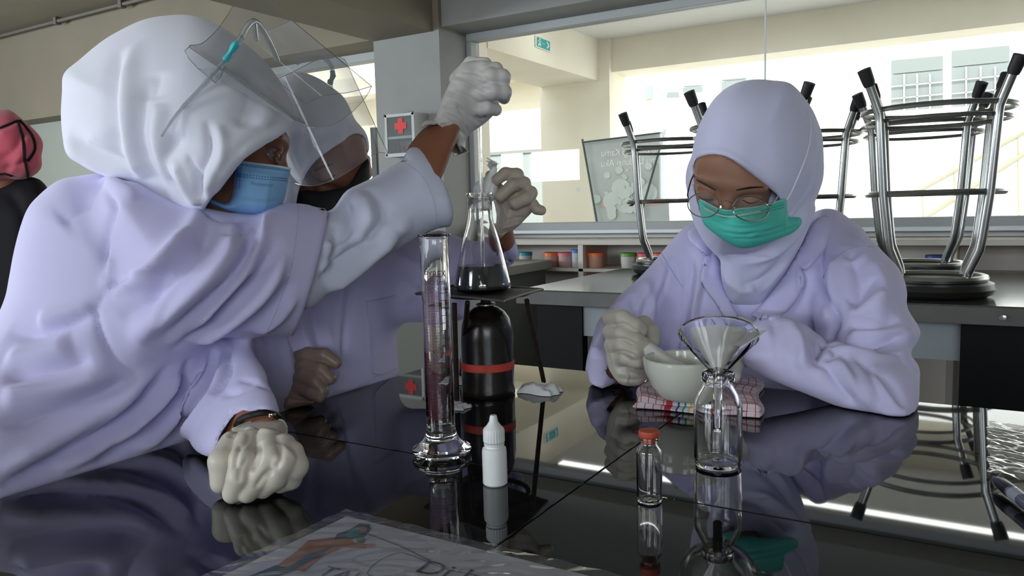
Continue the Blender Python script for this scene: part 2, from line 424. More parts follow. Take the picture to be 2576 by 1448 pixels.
def pillow_bounds(*fs):
    pts = []
    for f in fs:
        t = tps(f.ctrl)
        for x, y in f.poly: D = float(t(x, y)); pts += [P(x, y, D-f.T), P(x, y, D+f.T)]
    return bounds(pts, .02)
def ribbon(name, bvh, pl, r, m, parent, flat=.4, off=.0006, per=10, dash=None):
    """a thin cord lying on a surface along a pixel polyline"""
    cp = catmull(pl, per) if len(pl) > 2 else np.linspace(pl[0], pl[1], per*3); pts = []
    for c in cp:
        h_ = hit(bvh, *c[:2])
        if h_ is not None: pts.append(h_+nrm(CAM-h_)*off)
    if len(pts) < 2: return None
    mb = MB(); rr = r if hasattr(r, '__len__') else [r]*len(pts)
    if hasattr(r, '__len__'): rr = list(np.interp(np.linspace(0, 1, len(pts)), np.linspace(0, 1, len(r)), r))
    if dash:
        n = max(2, int(sum(np.linalg.norm(pts[i+1]-pts[i]) for i in range(len(pts)-1))/dash)); pa = np.array(pts); t = np.linspace(0, len(pts)-1.001, n*2)
        g = lambda u: pa[int(u)]*(1-u % 1)+pa[min(int(u)+1, len(pa)-1)]*(u % 1)
        for i in range(0, 2*n-1, 2):
            if np.linalg.norm(g(t[i+1])-g(t[i])) < .05: mb.tube([g(t[i]), g(t[i+1])], r, 5)
    else: mb.tube(pts, rr, 6, flat=1)
    return mb.build(name, m, parent, smooth=True)
def text_verts(s, font_scale=1.0):
    cu = bpy.data.curves.new('t', 'FONT'); cu.body = s; cu.size = 1; cu.align_x = 'LEFT'; o = bpy.data.objects.new('t', cu); COL.objects.link(o)
    dg = bpy.context.evaluated_depsgraph_get(); dg.update(); me = bpy.data.meshes.new_from_object(o.evaluated_get(dg))
    bm = bmesh.new(); bm.from_mesh(me); bmesh.ops.remove_doubles(bm, verts=bm.verts, dist=1e-5); bmesh.ops.triangulate(bm, faces=bm.faces)
    V = np.array([v.co[:2] for v in bm.verts]); Fc = [tuple(v.index for v in f.verts) for f in bm.faces]; bm.free()
    bpy.data.objects.remove(o); bpy.data.curves.remove(cu); return V, Fc
def text_obj(name, s, fn, m, parent, bold=0):
    V, Fc = text_verts(s); mb = MB()
    vs = [fn(x, y) for x, y in V]; mb.add(vs, Fc); return mb.build(name, m, parent, fixn=False)

# ============================================================ ROOM
wall_m = mat('wall_paint', (.33, .335, .32), .8, noise=(3, (.30, .305, .29), .4, .7))
ceil_m = mat('ceiling_paint', (.28, .245, .18), .85, noise=(2, (.25, .22, .165), .4, .7))
cream_m = mat('corridor_paint', (.88, .82, .68), .8, noise=(2.5, (.82, .76, .61), .45, .7))
white_m = mat('white_paint', (.72, .72, .69), .7)
frame_m = mat('window_frame_paint', (.42, .44, .44), .5)
floor_m = mat('floor_tile', (.30, .29, .27), .35, noise=(5, (.26, .25, .23), .4, .6))
lam_m = mat('laminate_cream', (.66, .62, .55), .5)
lamin_m = mat('laminate_salmon', (.62, .40, .32), .6)
glaz = thin_mat('window_glass', (.97, .98, .98), .0, 1.0, haze=.02)
CE = 2.66; BZ = 2.09
box('floor', (-8.7, -2.7, -.1), (4.2, 6.5, 0), floor_m)['kind'] = 'structure'
def S(o): o['kind'] = 'structure'; return o
S(box('ceiling', (-8.7, -2.7, CE), (4.2, 3.9, CE+.15), ceil_m))
mb = MB(); mb.box((-8.7, -2.7, 0), (-8.55, 4.1, 1.12)); mb.box((-8.7, -2.7, 2.12), (-8.55, 4.1, CE)); ys = [-2.7]+[v for a in LEFTWIN for v in a]+[4.1]
for i in range(0, len(ys), 2): mb.box((-8.7, ys[i], 1.12), (-8.55, ys[i+1], 2.12))
S(mb.build('wall_left', wall_m))
S(box('wall_right', (4.05, -2.7, 0), (4.2, 4.1, CE), wall_m))
# back wall with window openings
mb = MB(); xs = [-8.7]+[v for a in BACKWIN for v in a]+[4.2]
for i in range(0, len(xs), 2): mb.box((xs[i], -2.7, 0), (xs[i+1], -2.5, CE))
for i, (a, b) in enumerate(BACKWIN): mb.box((a, -2.7, 0), (b, -2.5, BWZ[i][0])).box((a, -2.7, BWZ[i][1]), (b, -2.5, CE))
S(mb.build('wall_back', wall_m))
for i, (a, b) in enumerate(BACKWIN):
    z0, z1 = BWZ[i]; e = empty('window_%d' % (i+8), (a, -2.5, z0)); e['kind'] = 'structure'; t = .02
    MB().box((a, -2.53, z0), (b, -2.48, z0+t)).box((a, -2.53, z1-t), (b, -2.48, z1)).box((a, -2.53, z0), (a+t, -2.48, z1)).box((b-t, -2.53, z0), (b, -2.48, z1)).build('window_frame', frame_m, e)
for i, (a, b) in enumerate(LEFTWIN):
    e = empty('window_%d' % (i+14), (-8.55, a, 1.12)); e['kind'] = 'structure'; t = .03
    MB().box((-8.58, a, 1.12), (-8.53, b, 1.12+t)).box((-8.58, a, 2.12-t), (-8.53, b, 2.12)).box((-8.58, a, 1.12), (-8.53, a+t, 2.12)).box((-8.58, b-t, 1.12), (-8.53, b, 2.12)).build('window_frame', frame_m, e)
# front (window) wall: solid stretch on the far left, low wall, lintel
S(box('wall_front', (-8.7, 3.98, 0), (4.2, 4.1, .93), white_m))
S(box('trim_1', (-8.7, 3.69, BZ), (-2.66, 4.1, CE), ceil_m)); S(box('trim_2', (-2.66, 3.72, BZ+.015), (4.2, 4.1, CE), wall_m))
S(box('wall_far_left', (-8.7, 3.9, .9), (-4.45, 4.1, BZ), mat('wall_paint_green', (.42, .44, .39), .8)))
S(box('trim_5', (-8.7, 3.69, 1.925), (-4.7, 4.1, BZ), ceil_m))
S(box('trim_3', (-3.14, 3.69, 0), (-2.66, 4.1, BZ), wall_m))          # the column
S(box('trim_4', (-3.14, -2.6, BZ-.01), (-2.70, 3.69, CE), ceil_m))     # the cross beam
# conduit along the ceiling
t = empty('ceiling_conduit', (-5, 3.3, CE-.02), 'thin grey conduit pipe running along the dark ceiling in the corner', 'pipe')
c1 = P(-60, 106, 1); 
MB().tube([(-8.4, 3.62, CE-.03), (-3.2, 3.62, CE-.03)], .014, 10).build('pipe', mat('conduit_grey', (.16, .15, .13), .6), t, smooth=True)
for x in (-6.3, -5.45, -4.2): MB().box((x-.02, 3.60, CE-.055), (x+.02, 3.645, CE)).build('bracket', mat('conduit_grey'), t, bevel=.003)
# main window of the lab: frame, panes
wn = empty('window_1', (-2.66, 4.0, .93)); wn['kind'] = 'structure'
mb = MB(); mb.box((-2.66, 3.93, .93), (4.05, 4.06, .985)).box((-2.66, 3.96, BZ-.03), (4.05, 4.04, BZ+.015)); mb.build('window_frame', frame_m, wn, bevel=.004)
MB().box((-2.66, 3.96, .985), (-2.625, 4.04, BZ-.03)).build('window_jamb', frame_m, wn, bevel=.004)
MB().box((-2.6, 3.88, .925), (4.05, 4.0, .945)).build('window_sill', mat('sill_white', (.80, .84, .88), .35), wn, bevel=.004)
for a, b in ((-2.625, -.938), (-.932, .78), (.786, 4.04)): MB().box((a, 4.005, .985), (b, 4.011, BZ-.03)).build('pane', glaz, wn)
MB().box((-.938, 4.0, .985), (-.932, 4.016, BZ-.03)).build('pane_joint', mat('silicone', (.75, .77, .75), .4), wn)
w5 = empty('window_6', (-4.4, 4.0, .93)); w5['kind'] = 'structure'
mb = MB(); mb.box((-4.45, 3.95, BZ-.05), (-3.14, 4.05, BZ)).box((-4.45, 3.95, .93), (-4.41, 4.05, BZ)).box((-3.18, 3.95, .93), (-3.14, 4.05, BZ-.04)).box((-4.45, 3.95, .93), (-3.14, 4.05, .98)); mb.build('window_frame', frame_m, w5, bevel=.004)
MB().box((-4.41, 4.0, .98), (-3.18, 4.006, BZ-.05)).build('pane', glaz, w5)
MB().box((-3.45, 3.985, .98), (-3.41, 4.02, 1.62)).build('mullion', mat('frame_dark', (.05, .06, .05), .5), w5)
# ---- corridor behind the glass
CC = 2.43
S(box('ceiling_corridor', (-3.3, 4.1, CC), (6, 6.5, CC+.1), mat('corridor_ceiling', (.74, .74, .72), .8)))
S(box('wall_outer_beam', (-2.76, 6.1, 2.165), (6, 6.4, CC+.4), cream_m))
S(box('wall_outer_sill', (-2.76, 6.2, 0), (6, 6.4, .72), cream_m))
S(box('wall_outer_pillar', (-3.31, 6.05, 0), (-2.66, 6.4, CC), cream_m))
S(box('wall_exit_beam', (-3.3, 4.36, 2.10), (-2.76, 6.1, CC), cream_m))
S(box('wall_corridor_pier', (-3.3, 4.1, 0), (-2.765, 4.36, CC), cream_m))
S(box('wall_corridor_end', (-11, 6.95, 0), (-3.31, 7.1, CC+.6), cream_m))
S(box('wall_corridor_end_beam', (-9, 6.6, 2.33), (-3.31, 6.95, CC+.1), cream_m))
gw = mat('frosted_grey_glass', (.40, .45, .45), .35, spec=.6)
e = empty('window_7', (-4.6, 6.93, 1.0)); e['kind'] = 'structure'
for a, b in ((-5.6, -4.50), (-4.46, -3.72)): MB().box((a, 6.92, .75), (b, 6.94, 1.62)).build('pane', gw, e)
MB().box((-5.6, 6.90, 1.62), (-3.70, 6.95, 1.65)).box((-4.50, 6.90, .75), (-4.46, 6.95, 1.62)).build('window_frame', mat('frame_grey', (.30, .32, .30), .5), e)
# light fixture on the corridor ceiling
lf = empty('ceiling_lamp', (-1, 4.9, CC), 'long white tube lamp on the corridor ceiling behind the glass', 'lamp')
MB().box((-2.6, 4.88, CC-.045), (1.2, 4.98, CC-.03)).build('tube', mat('lamp_glow', (1, 1, 1), .5, emit=(1, 1, .97, 7)), lf); MB().box((-2.62, 4.84, CC-.03), (1.22, 5.02, CC)).build('housing', white_m, lf)
# exit sign on the beam
def quadpt(o, u, v): o = np.asarray(o, float); u = np.asarray(u, float); v = np.asarray(v, float); return lambda x, y: tuple(o+u*x+v*y)
e = empty('exit_sign', (-2.755, 4.98, 2.28), 'green and white exit sign with running figure on cream beam behind glass', 'sign')
A = Py(1346, 88, 5); 
def onbeam(x, y):
    d = ray(x, y); return CAM+d*((-2.757-CAM[0])/d[0])
c4 = [onbeam(1346, 89), onbeam(1386, 103), onbeam(1385, 132), onbeam(1346, 118)]
MB().prism(c4, (.004, 0, 0)).build('board', mat('sign_white', (.8, .82, .8), .5), e)
g4 = [onbeam(1349, 92), onbeam(1383, 104.5), onbeam(1382, 128.5), onbeam(1349, 116)]
o_, u_, v_ = g4[3], g4[2]-g4[3], g4[0]-g4[3]; uv = lambda x, y, k=.006: tuple(o_+u_*x+v_*y+np.array([k, 0, 0]))
MB().add([uv(0, 0), uv(1, 0), uv(1, 1), uv(0, 1)], [(0, 1, 2, 3)]).build('green_panel', mat('sign_green', (.02, .38, .36), .5), e)
mb = MB()
def flat(mb, pts, k=.0075): mb.add([uv(x, y, k) for x, y in pts], [tuple(range(len(pts)))])
flat(mb, [(.70, .15), (.80, .15), (.93, .5), (.80, .85), (.70, .85), (.83, .5)])
mb.build('arrow', mat('sign_white'), e); mb = MB()
flat(mb, [(.06, .1), (.14, .1), (.2, .45), (.14, .5)]); flat(mb, [(.2, .1), (.28, .1), (.26, .4), (.18, .4)]); flat(mb, [(.12, .4), (.24, .4), (.26, .72), (.16, .72)]); flat(mb, [(.17, .76), (.25, .76), (.25, .92), (.17, .92)]); flat(mb, [(.04, .55), (.3, .62), (.3, .7), (.04, .63)])
mb.build('running_figure', mat('sign_white'), e)
text_obj('lettering', 'EXIT', lambda x, y: uv(.36+x*.12, .42+y*.22, .0075), mat('sign_white'), e)
# banner on an x-stand, seen from behind
bn = empty('roll_banner', (-2.5, 5.95, 0), 'grey x-stand banner seen from behind through the glass, lettering mirrored', 'banner')
YB = 5.9; b4 = [Py(1468, 355, YB), Py(1675, 330, YB), Py(1690, 700, YB), Py(1517, 700, YB)]
ban_m = mat('banner_cloth', (.50, .55, .56), .7, noise=(3, (.58, .63, .62), .45, .6))
MB().prism(b4, (0, .004, 0)).build('cloth', ban_m, bn)
gi = lambda x, y: tuple(Py(x, y, YB-.003))
pt = lambda x, y: gi(x, y)
pole_m = mat('pole_dark', (.03, .05, .04), .4)
MB().tube([Py(1465, 350, YB-.04), Py(1502, 560, YB-.04), Py(1530, 720, YB-.04), Py(1530, 720, YB-.04)*[1, 1, 0]+[.15, 0, .012]], .009, 8).build('pole', pole_m, bn, smooth=True)
MB().tube([Py(1674, 325, YB-.04), Py(1606, 560, YB-.04), Py(1560, 720, YB-.04), Py(1560, 720, YB-.04)*[1, 1, 0]+[-.12, 0, .012]], .009, 8).build('pole', pole_m, bn, smooth=True)
MB().tube([Py(1464, 358, YB-.02), Py(1676, 332, YB-.02)], .007, 8).build('top_rod', pole_m, bn, smooth=True)
let_m = mat('banner_lettering', (.95, .96, .94), .6)
text_obj('lettering', 'Aku Lindungi Kamu', lambda x, y: gi(1674-x*20.5, 374+(x*1.5)+8-y*25), let_m, bn)
text_obj('lettering', 'Kamu Lindungi Aku', lambda x, y: gi(1674-x*20.5, 400+(x*1.5)+8-y*25), let_m, bn)
mb = MB(); r = random.Random(3)
for i in range(34):
    cx, cy = 1570+r.gauss(0, 32), 480+r.gauss(0, 26); rr = r.uniform(3, 13) if i > 4 else 24
    mb.add([tuple(Py(cx+rr*math.cos(a*PI/6), cy+rr*math.sin(a*PI/6), YB-.003-i*.0004)) for a in range(12)], [tuple(range(12))])
mb.build('splash_print', mat('banner_splash', (.68, .76, .73), .6), bn, fixn=False)['kind'] = 'stuff'
MB().add([gi(1513, 505), gi(1668, 497), gi(1669, 514), gi(1514, 522)], [(0, 1, 2, 3)]).build('red_stripe', mat('banner_red', (.75, .40, .36), .6), bn)
# ---- outside: pale sunlit building, stair rail
ow = mat('outer_wall_white', (.86, .87, .85), .8); gd = mat('outer_ground', (.75, .74, .70), .9)
S(box('floor_outside', (-30, 6.5, -.2), (30, 60, -.05), gd))
bd = empty('building', (-2, 17, 0), 'overexposed white building with grilled grey windows beyond the corridor', 'building')
MB().box((-14, 17, -.05), (14, 18, 9)).build('wall', ow, bd)
og = mat('outer_window_grey', (.20, .225, .225), .4); ogl = mat('outer_window_pale', (.19, .22, .21), .5)
def yq(pts, Y, name, m, par, d=.05): return MB().prism([Py(x, y, Y) for x, y in pts], (0, d, 0)).build(name, m, par)
for (x0, x1, y0, y1, y2, s) in ((2242, 2372, 152, 186, 278, -12), (2394, 2540, 128, 168, 268, -14), (1815, 1876, 200, 203, 235, -5), (1718, 1765, 216, 218, 232, -3)):
    yq([(x0, y0), (x1, y0+s), (x1, y1+s), (x0, y1)], 16.93, 'transom', ogl, bd)
    f_ = yq([(x0, y1+3), (x1, y1+3+s), (x1, y2+s*.6), (x0, y2)], 16.93, 'window', og, bd)
    if x1-x0 > 100:
        for k in range(1, 4):
            xx = x0+(x1-x0)*k/4; yq([(xx-2, y1), (xx+2, y1), (xx+2, y2), (xx-2, y2)], 16.86, 'mullion', ow, bd, .04)
        for k in (1, 2): yy = y1+(y2-y1)*k/3; yq([(x0, yy), (x1, yy+s), (x1, yy+s+2), (x0, yy+2)], 16.86, 'grille_bar', ow, bd, .04)
yq([(1610, 205), (1640, 205), (1640, 450), (1610, 450)], 16.9, 'pilaster', mat('outer_peach', (.75, .5, .38), .8), bd)
yq([(1624, 218), (1640, 216), (1640, 248), (1624, 250)], 16.84, 'window', mat('outer_blue_grey', (.25, .3, .36), .5), bd)
yq([(1680, 232), (1704, 231), (1708, 245), (1676, 246)], 16.8, 'window_hood', ogl, bd)
st = empty('stair_rail', (1, 12, 0), 'pale diagonal handrails of an outdoor stair beyond the window', 'railing')
for (x0, y0, x1, y1) in ((2300, 485, 2640, 296), (2330, 545, 2640, 345)):
    MB().tube([Py(x0, y0, 12), Py(x1, y1, 12)], .035, 8).build('rail', mat('rail_beige', (.33, .31, .23), .6), st, smooth=True)
for x in (2320, 2400, 2480, 2560): MB().tube([Py(x, 485-(x-2300)*.556, 12), Py(x+6, 640, 12)], .015, 6).build('post', mat('rail_beige'), st, smooth=True)

# ============================================================ WALL FURNITURE
# first-aid cabinet on the column
fa = empty('first_aid_cabinet', (-3.0, 3.65, 1.4), 'white first-aid cabinet with red cross on glass door, on column', 'cabinet')
YF = 3.56
def fq(x, y, dy=0): return Py(x, y, YF+dy)
c0 = Py(966, 289, YF); c1_ = Py(1040, 283, YF); cb = Py(966, 395, YF)
X0, X1, Z1, Z0 = c0[0], c1_[0], c0[2], cb[2]
mb = MB(); tt = .018
mb.box((X0, YF, Z0), (X0+tt, 3.69, Z1)).box((X1-tt, YF, Z0), (X1, 3.69, Z1)).box((X0, YF, Z1-tt), (X1, 3.69, Z1)).box((X0, YF, Z0), (X1, 3.69, Z0+tt)).box((X0, 3.67, Z0), (X1, 3.69, Z1)); mb.build('body', mat('cabinet_white', (.55, .56, .55), .5), fa, bevel=.003)
zm = Z1-(Z1-Z0)*.55
box('shelf', (X0+tt, YF+.005, zm-.01), (X1-tt, 3.67, zm+.005), mat('cabinet_white'), fa)
box('door', (X0+tt, YF+.002, Z0+tt), (X1-tt, YF+.006, Z1-tt), thin_mat('cabinet_glass', (.85, .88, .88), .05, .4, haze=.25, hazecol=(.35, .36, .36)), fa)
xc = (X0+X1)/2+.01; zc = (Z1+zm)/2-.005; a = .018; L = .043
MB().prism([(xc-a, YF-.001, zc-L), (xc+a, YF-.001, zc-L), (xc+a, YF-.001, zc-a), (xc+L, YF-.001, zc-a), (xc+L, YF-.001, zc+a), (xc+a, YF-.001, zc+a), (xc+a, YF-.001, zc+L), (xc-a, YF-.001, zc+L), (xc-a, YF-.001, zc+a), (xc-L, YF-.001, zc+a), (xc-L, YF-.001, zc-a), (xc-a, YF-.001, zc-a)], (0, .002, 0)).build('red_cross', mat('cross_red', (.70, .02, .02), .5), fa)
k = MB(); 
for i, (dx, h_, c_) in enumerate(((.03, .06, (.08, .1, .2)), (.07, .04, (.4, .06, .06)), (.105, .05, (.5, .08, .08)))):
    tag(MB().lathe([(.014, 0), (.014, h_*.7), (.008, h_*.8), (.008, h_)], (X0+tt+dx, YF+.06, Z0+tt), 16).build('medicine_bottle', mat('med%d' % i, c_, .4), None, smooth=True),
        ['dark blue medicine bottle inside the first-aid cabinet', 'short red medicine bottle in middle of first-aid cabinet', 'taller red medicine bottle at right inside first-aid cabinet'][i], 'bottle', 'medicine bottles in the cabinet')

# shelf unit under the window
su = empty('shelf_unit', (-.5, 3.6, 0), 'long cream shelf unit of open cells under the corridor window', 'shelf')
SY0, SY1 = 3.66, 3.96; XD = [-2.62, -1.80, -.94, -.115, .75, 1.6, 2.45]
box('top', (XD[0], SY0-.01, .875), (XD[-1], SY1, .90), lam_m, su, .002)
for z in (.735, .50, .10): box('shelf', (XD[0], SY0, z), (XD[-1], SY1, z+.018), lam_m, su, .002)
for x in XD:
    box('divider', (x, SY0, 0), (x+.03, SY1, .875), lam_m, su, .002)
box('back_panel', (XD[0], SY1, 0), (XD[-1], SY1+.01, .875), mat('laminate_back', (.62, .58, .54), .6), su)
for x in XD[:-1]: box('side_lining', (x+.03, SY0+.02, .52), (x+.033, SY1, .87), lamin_m, su)
jar_b = thin_mat('jar_plastic', (.9, .9, .9), .15, 1.2, haze=.35, hazecol=(.62, .60, .58))
def make_jar(h=.062, r=.042):
    j = empty('plastic_jar', (0, 0, 0), 'x', 'jar')
    MB().lathe([(r*.86, 0), (r*.92, .004), (r, h), (r*1.0, h+.002)], (0, 0, 0), 28).build('jar_body', mat('jar_white', (.55, .52, .5), .4), j, smooth=True)
    MB().lathe([(r*.88, .006), (r*.95, h*.55), (r*1.005, h*.56)], (0, 0, 0), 28).build('paper_label', mat('paper_label', (.68, .68, .66), .7), j, smooth=True)
    MB().lathe([(r*1.08, h-.002), (r*1.08, h+.013), (r*1.03, h+.016), (0.0001, h+.016)], (0, 0, 0), 28).build('lid', mat('lid0', (.1, .3, .5), .4), j, smooth=True)
    return j
proto = None
JARS = [(1322, .753, (.02, .28, .34), 'teal', .85, 1, (.55, .55, .55)), (1388, .753, (.75, .16, .05), 'orange', 1.0, 1, (.50, .27, .2)), (1424, .753, (.62, .16, .18), 'pink', 1.0, 1, (.5, .32, .32)), (1450, .753, (.06, .16, .52), 'blue', .62, 1.25, (.5, .52, .55)),
        (1500, .753, (.80, .18, .06), 'bright orange', 1.0, 1, (.52, .28, .2)), (1581, .753, (.12, .34, .06), 'green', .95, 1, (.55, .55, .52)), (1624, .753, (.72, .08, .13), 'crimson', .95, 1, (.55, .38, .36)), (1662, .753, (.75, .14, .08), 'vermilion', .95, 1, (.5, .35, .3)), (2354, .753, (.03, .06, .28), 'navy', .9, 1, (.45, .42, .4)),
        (1320, .62, (.12, .16, .04), 'olive', 1.0, 1, (.25, .22, .12)), (1361, .62, (.55, .06, .04), 'red', 1.0, 1, (.35, .22, .15)), (1400, .62, (.5, .05, .05), 'dark red', 1.0, 1, (.3, .16, .12)), (1438, .62, (.45, .04, .05), 'maroon', 1.0, 1, (.3, .12, .1))]
for i, (px, z, lc, nm, sc, hs, bc) in enumerate(JARS):
    j = make_jar(.062*hs, .042*sc); p = Py(px, 650, SY0+.075)
    lower = z < .7
    j.location = (p[0], SY0+.075, .753 if not lower else .518)
    if lower: j.scale = (.95, .95, 1.75)
    lm = mat('lid_'+nm, lc, .4); bm_ = mat('jarbody_'+nm, bc, .4)
    for ch in j.children:
        if ch.name.startswith('lid'): ch.data.materials[0] = lm
        if ch.name.startswith('jar_body'): ch.data.materials[0] = bm_
    j['label'] = '%s-lidded plastic jar on the %s shelf under the window' % (nm, 'lower' if lower else 'upper'); j['group'] = 'lidded jars on the shelf unit'

# ============================================================ BACKGROUND TABLE
top2 = mat('granite_grey', (.085, .088, .088), .12, spec=.6, noise=(90, (.12, .12, .12), .4, .65))
edge2 = mat('granite_edge', (.12, .125, .12), .3, spec=.4, noise=(8, (.15, .15, .14), .4, .65))
bt = empty('back_bench', (0, 2.7, 0), 'grey granite-topped laboratory bench carrying upturned stools by the window', 'table')
BX0, BX1, BY0, BY1 = -1.345, 2.3, 2.27, 3.17
box('tabletop', (BX0, BY0, .76), (BX1, BY1, .80), top2, bt, .003); box('edge_band', (BX0-.004, BY0-.006, .752), (BX1, BY0, .797), edge2, bt, .002)
pblk = mat('panel_black', (.006, .006, .007), .5, spec=.15)
pblue = mat('apron_grey_blue', (.27, .31, .33), .6)
MB().box((-1.30, BY0+.05, 0), (-1.13, BY0+.09, .752)).build('leg_panel', pblk, bt); MB().box((-.04, BY0+.03, 0), (.6, BY0+.07, .752)).build('leg_panel', pblk, bt)
MB().box((-1.13, BY0+.06, .645), (-.04, BY0+.08, .752)).build('apron', pblue, bt)
MB().box((-1.28, BY0+.35, 0), (-.55, BY1-.1, .64)).build('base_cabinet', mat('dark_cabinet', (.035, .034, .03), .5), bt)
MB().lathe([(.008, 0), (.008, .004), (.005, .005)], (.05, BY0-.006, .773), 16, axis=(0, -1, 0)).build('screw', steel_m, bt, smooth=True)
lb = empty('side_bench', (-2.2, 3.3, 0), 'grey-green end of a cabinet bench beside the column, partly behind glassware', 'table')
bx = Py(1316, 663, 3.3); 
box('tabletop', (-2.65, 3.05, .755), (bx[0], 3.60, .80), mat('bench_top_grey', (.30, .30, .28), .5), lb, .003)
box('side_panel', (-2.62, 3.08, 0), (bx[0]-.03, 3.58, .755), mat('bench_panel_green', (.13, .14, .12), .6), lb)

# ============================================================ STOOLS (upturned on the bench)
def make_stool(loc, rz, sc, label, group='upturned metal stools on the back bench', h=.60, r0=.125, tilt=0):
    s = empty('lab_stool', (0, 0, 0), label, 'stool', group)
    bl = mat('stool_vinyl', (.015, .014, .014), .35, spec=.6)
    MB().lathe([(.0001, 0), (.13, .001), (.15, .010), (.156, .024), (.150, .038), (.135, .044), (.0001, .044)], (0, 0, 0), 48).build('seat', bl, s, smooth=True)
    MB().lathe([(.132, .045), (.132, .047), (.0001, .047)], (0, 0, 0), 48).build('seat_board', mat('seat_board', (.40, .37, .30), .6), s, smooth=True)
    MB().ring((0, 0, .052), (0, 0, 1), .128, .010, 48).build('seat_ring', steel_m, s, smooth=True)
    for i in range(4):
        a = PI/4+i*PI/2; d = np.array([math.cos(a), math.sin(a), 0])
        pts = [d*.112+[0, 0, .052], d*.118+[0, 0, .075], d*.150+[0, 0, .135], d*.157+[0, 0, .17], d*.174+[0, 0, .285], d*.190+[0, 0, h-.13], d*.193+[0, 0, h-.105], d*.232+[0, 0, h-.022]]
        l = MB().tube(pts, .0115, 12).build('leg', steel_m, s, smooth=True)
        MB().tube([d*.226+[0, 0, h-.036], d*.230+[0, 0, h-.026], d*.246+[0, 0, h+.006]], [.0135, .016, .0175], 12).build('rubber_foot', rubber_m, l, smooth=True)
    MB().ring((0, 0, h-.095), (0, 0, 1), .186, .007, 56).build('foot_ring', steel_m, s, smooth=True)
    MB().ring((0, 0, h-.125), (0, 0, 1), .176, .0055, 56).build('foot_ring', steel_m, s, smooth=True)
    MB().ring((0, 0, .285), (0, 0, 1), .165, .008, 56).build('brace_ring', steel_m, s, smooth=True)
    s.rotation_euler = (tilt, 0, rz); s.location = loc; return s
def stool_at(px, Y, rz, h, label): make_stool((Py(px, 700, Y)[0], Y, .80), rz, 1.0, label, h=h)
stool_at(2345, 2.47, .06, .605, 'nearest upturned metal stool with black seat at right end of bench')
stool_at(2312, 2.96, -.05, .605, 'upturned metal stool just behind the right-hand one')
stool_at(1688, 2.97, .35, .605, 'upturned metal stool standing before the grey banner')
stool_at(1886, 2.60, .2, .61, 'upturned metal stool mostly hidden behind the seated girl\'s head')
stool_at(2022, 2.99, .12, .60, 'upturned metal stool with one leg showing right of the seated girl\'s head')

# ============================================================ FRONT TABLE
tile_m = mat('black_granite', (.008, .008, .009), .025, spec=.75, noise=(60, (.014, .014, .015), .5, .7))
tb = empty('lab_table', (0, .4, 0), 'black polished tiled laboratory table in the foreground', 'table')
TX = [-.835, -.334, .166, .666, 1.166]; TY = [1.168, .682, .196, -.29]; gp = .0009
mb = MB()
for i in range(4):
    for j in range(3): MB().box((TX[i]+gp, TY[j+1]+gp, .788), (TX[i+1]-gp, TY[j]-gp, .80)).build('tile', tile_m, tb, bevel=.0007)
box('slab', (TX[0]+.002, TY[3]+.002, .755), (TX[-1]-.002, TY[0]-.002, .7985), mat('grout_dark', (.006, .006, .006), .6), tb)
box('apron', (TX[0]+.06, TY[3]+.06, .62), (TX[-1]-.06, TY[0]-.06, .755), pblue, tb)
for x in (TX[0]+.1, TX[-1]-.2):
    for y in (TY[3]+.1, TY[0]-.2): box('leg', (x, y, 0), (x+.1, y+.1, .62), pblk, tb)

# ============================================================ GLASSWARE AND THINGS ON THE TABLE
def gbuild(prof, name, parent, c, axis=None, m=glass_m, n=72): return MB().lathe(prof, c, n, axis, close=True).build(name, m, parent, smooth=True)
# measuring cylinder
c = Pz(1112, 1143); cy_ = empty('measuring_cylinder', c, 'tall clear glass measuring cylinder with printed dark red scale', 'cylinder')
rc = .0160; hc = .2485
prof = [(.0001, .003), (.030, .003), (.0328, .004), (.0335, .007), (.032, .010), (.026, .013), (.020, .019), (.0172, .025), (rc, .032), (rc, hc-.004), (rc+.0022, hc-.001), (rc+.002, hc), (rc-.0012, hc-.002), (rc-.0018, hc-.006), (rc-.0018, .036), (rc-.004, .030), (.0001, .028)]
tmp = MB().lathe([(r, h) for r, h in prof], c, 80); tmp.build('glass_body', glass_m, cy_, smooth=True)
tilt = 0
red = mat('print_dark_red', (.10, .006, .012), .5)
dirc = math.atan2(-c[1], -c[0])           # azimuth towards the camera
def cyl_pt(s, z, rr=rc+.0002): a = dirc+s/rc; return (c[0]+rr*math.cos(a), c[1]+rr*math.sin(a), c[2]+z)
z100 = hc-.062; z0 = .045
mb = MB(); nmk = 86
for i in range(nmk+1):
    z = z0+(z100-z0)*i/nmk; big = (i % 5 == 0); a0, a1 = (-1.15, .95) if big else (-1.0, .25); hw = .00028; nn = 14
    vs = []; 
    for k in range(nn+1):
        an = dirc-.0+(-a1-.1+(a1-a0)*k/nn) if False else dirc+(a0+(a1-a0)*k/nn)
        for q in (-hw, hw): vs.append((c[0]+(rc+.0002)*math.cos(an), c[1]+(rc+.0002)*math.sin(an), c[2]+z+q))
    mb.add(vs, [(2*k, 2*k+2, 2*k+3, 2*k+1) for k in range(nn)])
mb.build('scale_marks', red, cy_, fixn=False)
for s_, x0, zz, hh in (('PYREX', -.0128, hc-.046, .0098), ('\u00ae', .0088, hc-.043, .0055), ('100:1ml', -.0135, hc-.0545, .0088), ('in 20\u00b0C \u00b1 1.0ml', -.0135, hc-.0605, .0050)):
    text_obj('lettering', s_, lambda x, y, x0=x0, zz=zz, hh=hh: cyl_pt(x0+x*hh*.86, zz+y*hh), red, cy_)
for k in range(1, 11): text_obj('numeral', str(k*10), lambda x, y, k=k: cyl_pt(.0095+x*.0055, z0+(z100-z0)*k/10+.0008+y*.0058), red if k != 5 else mat('print_bright_red', (.5, .03, .03), .5), cy_)
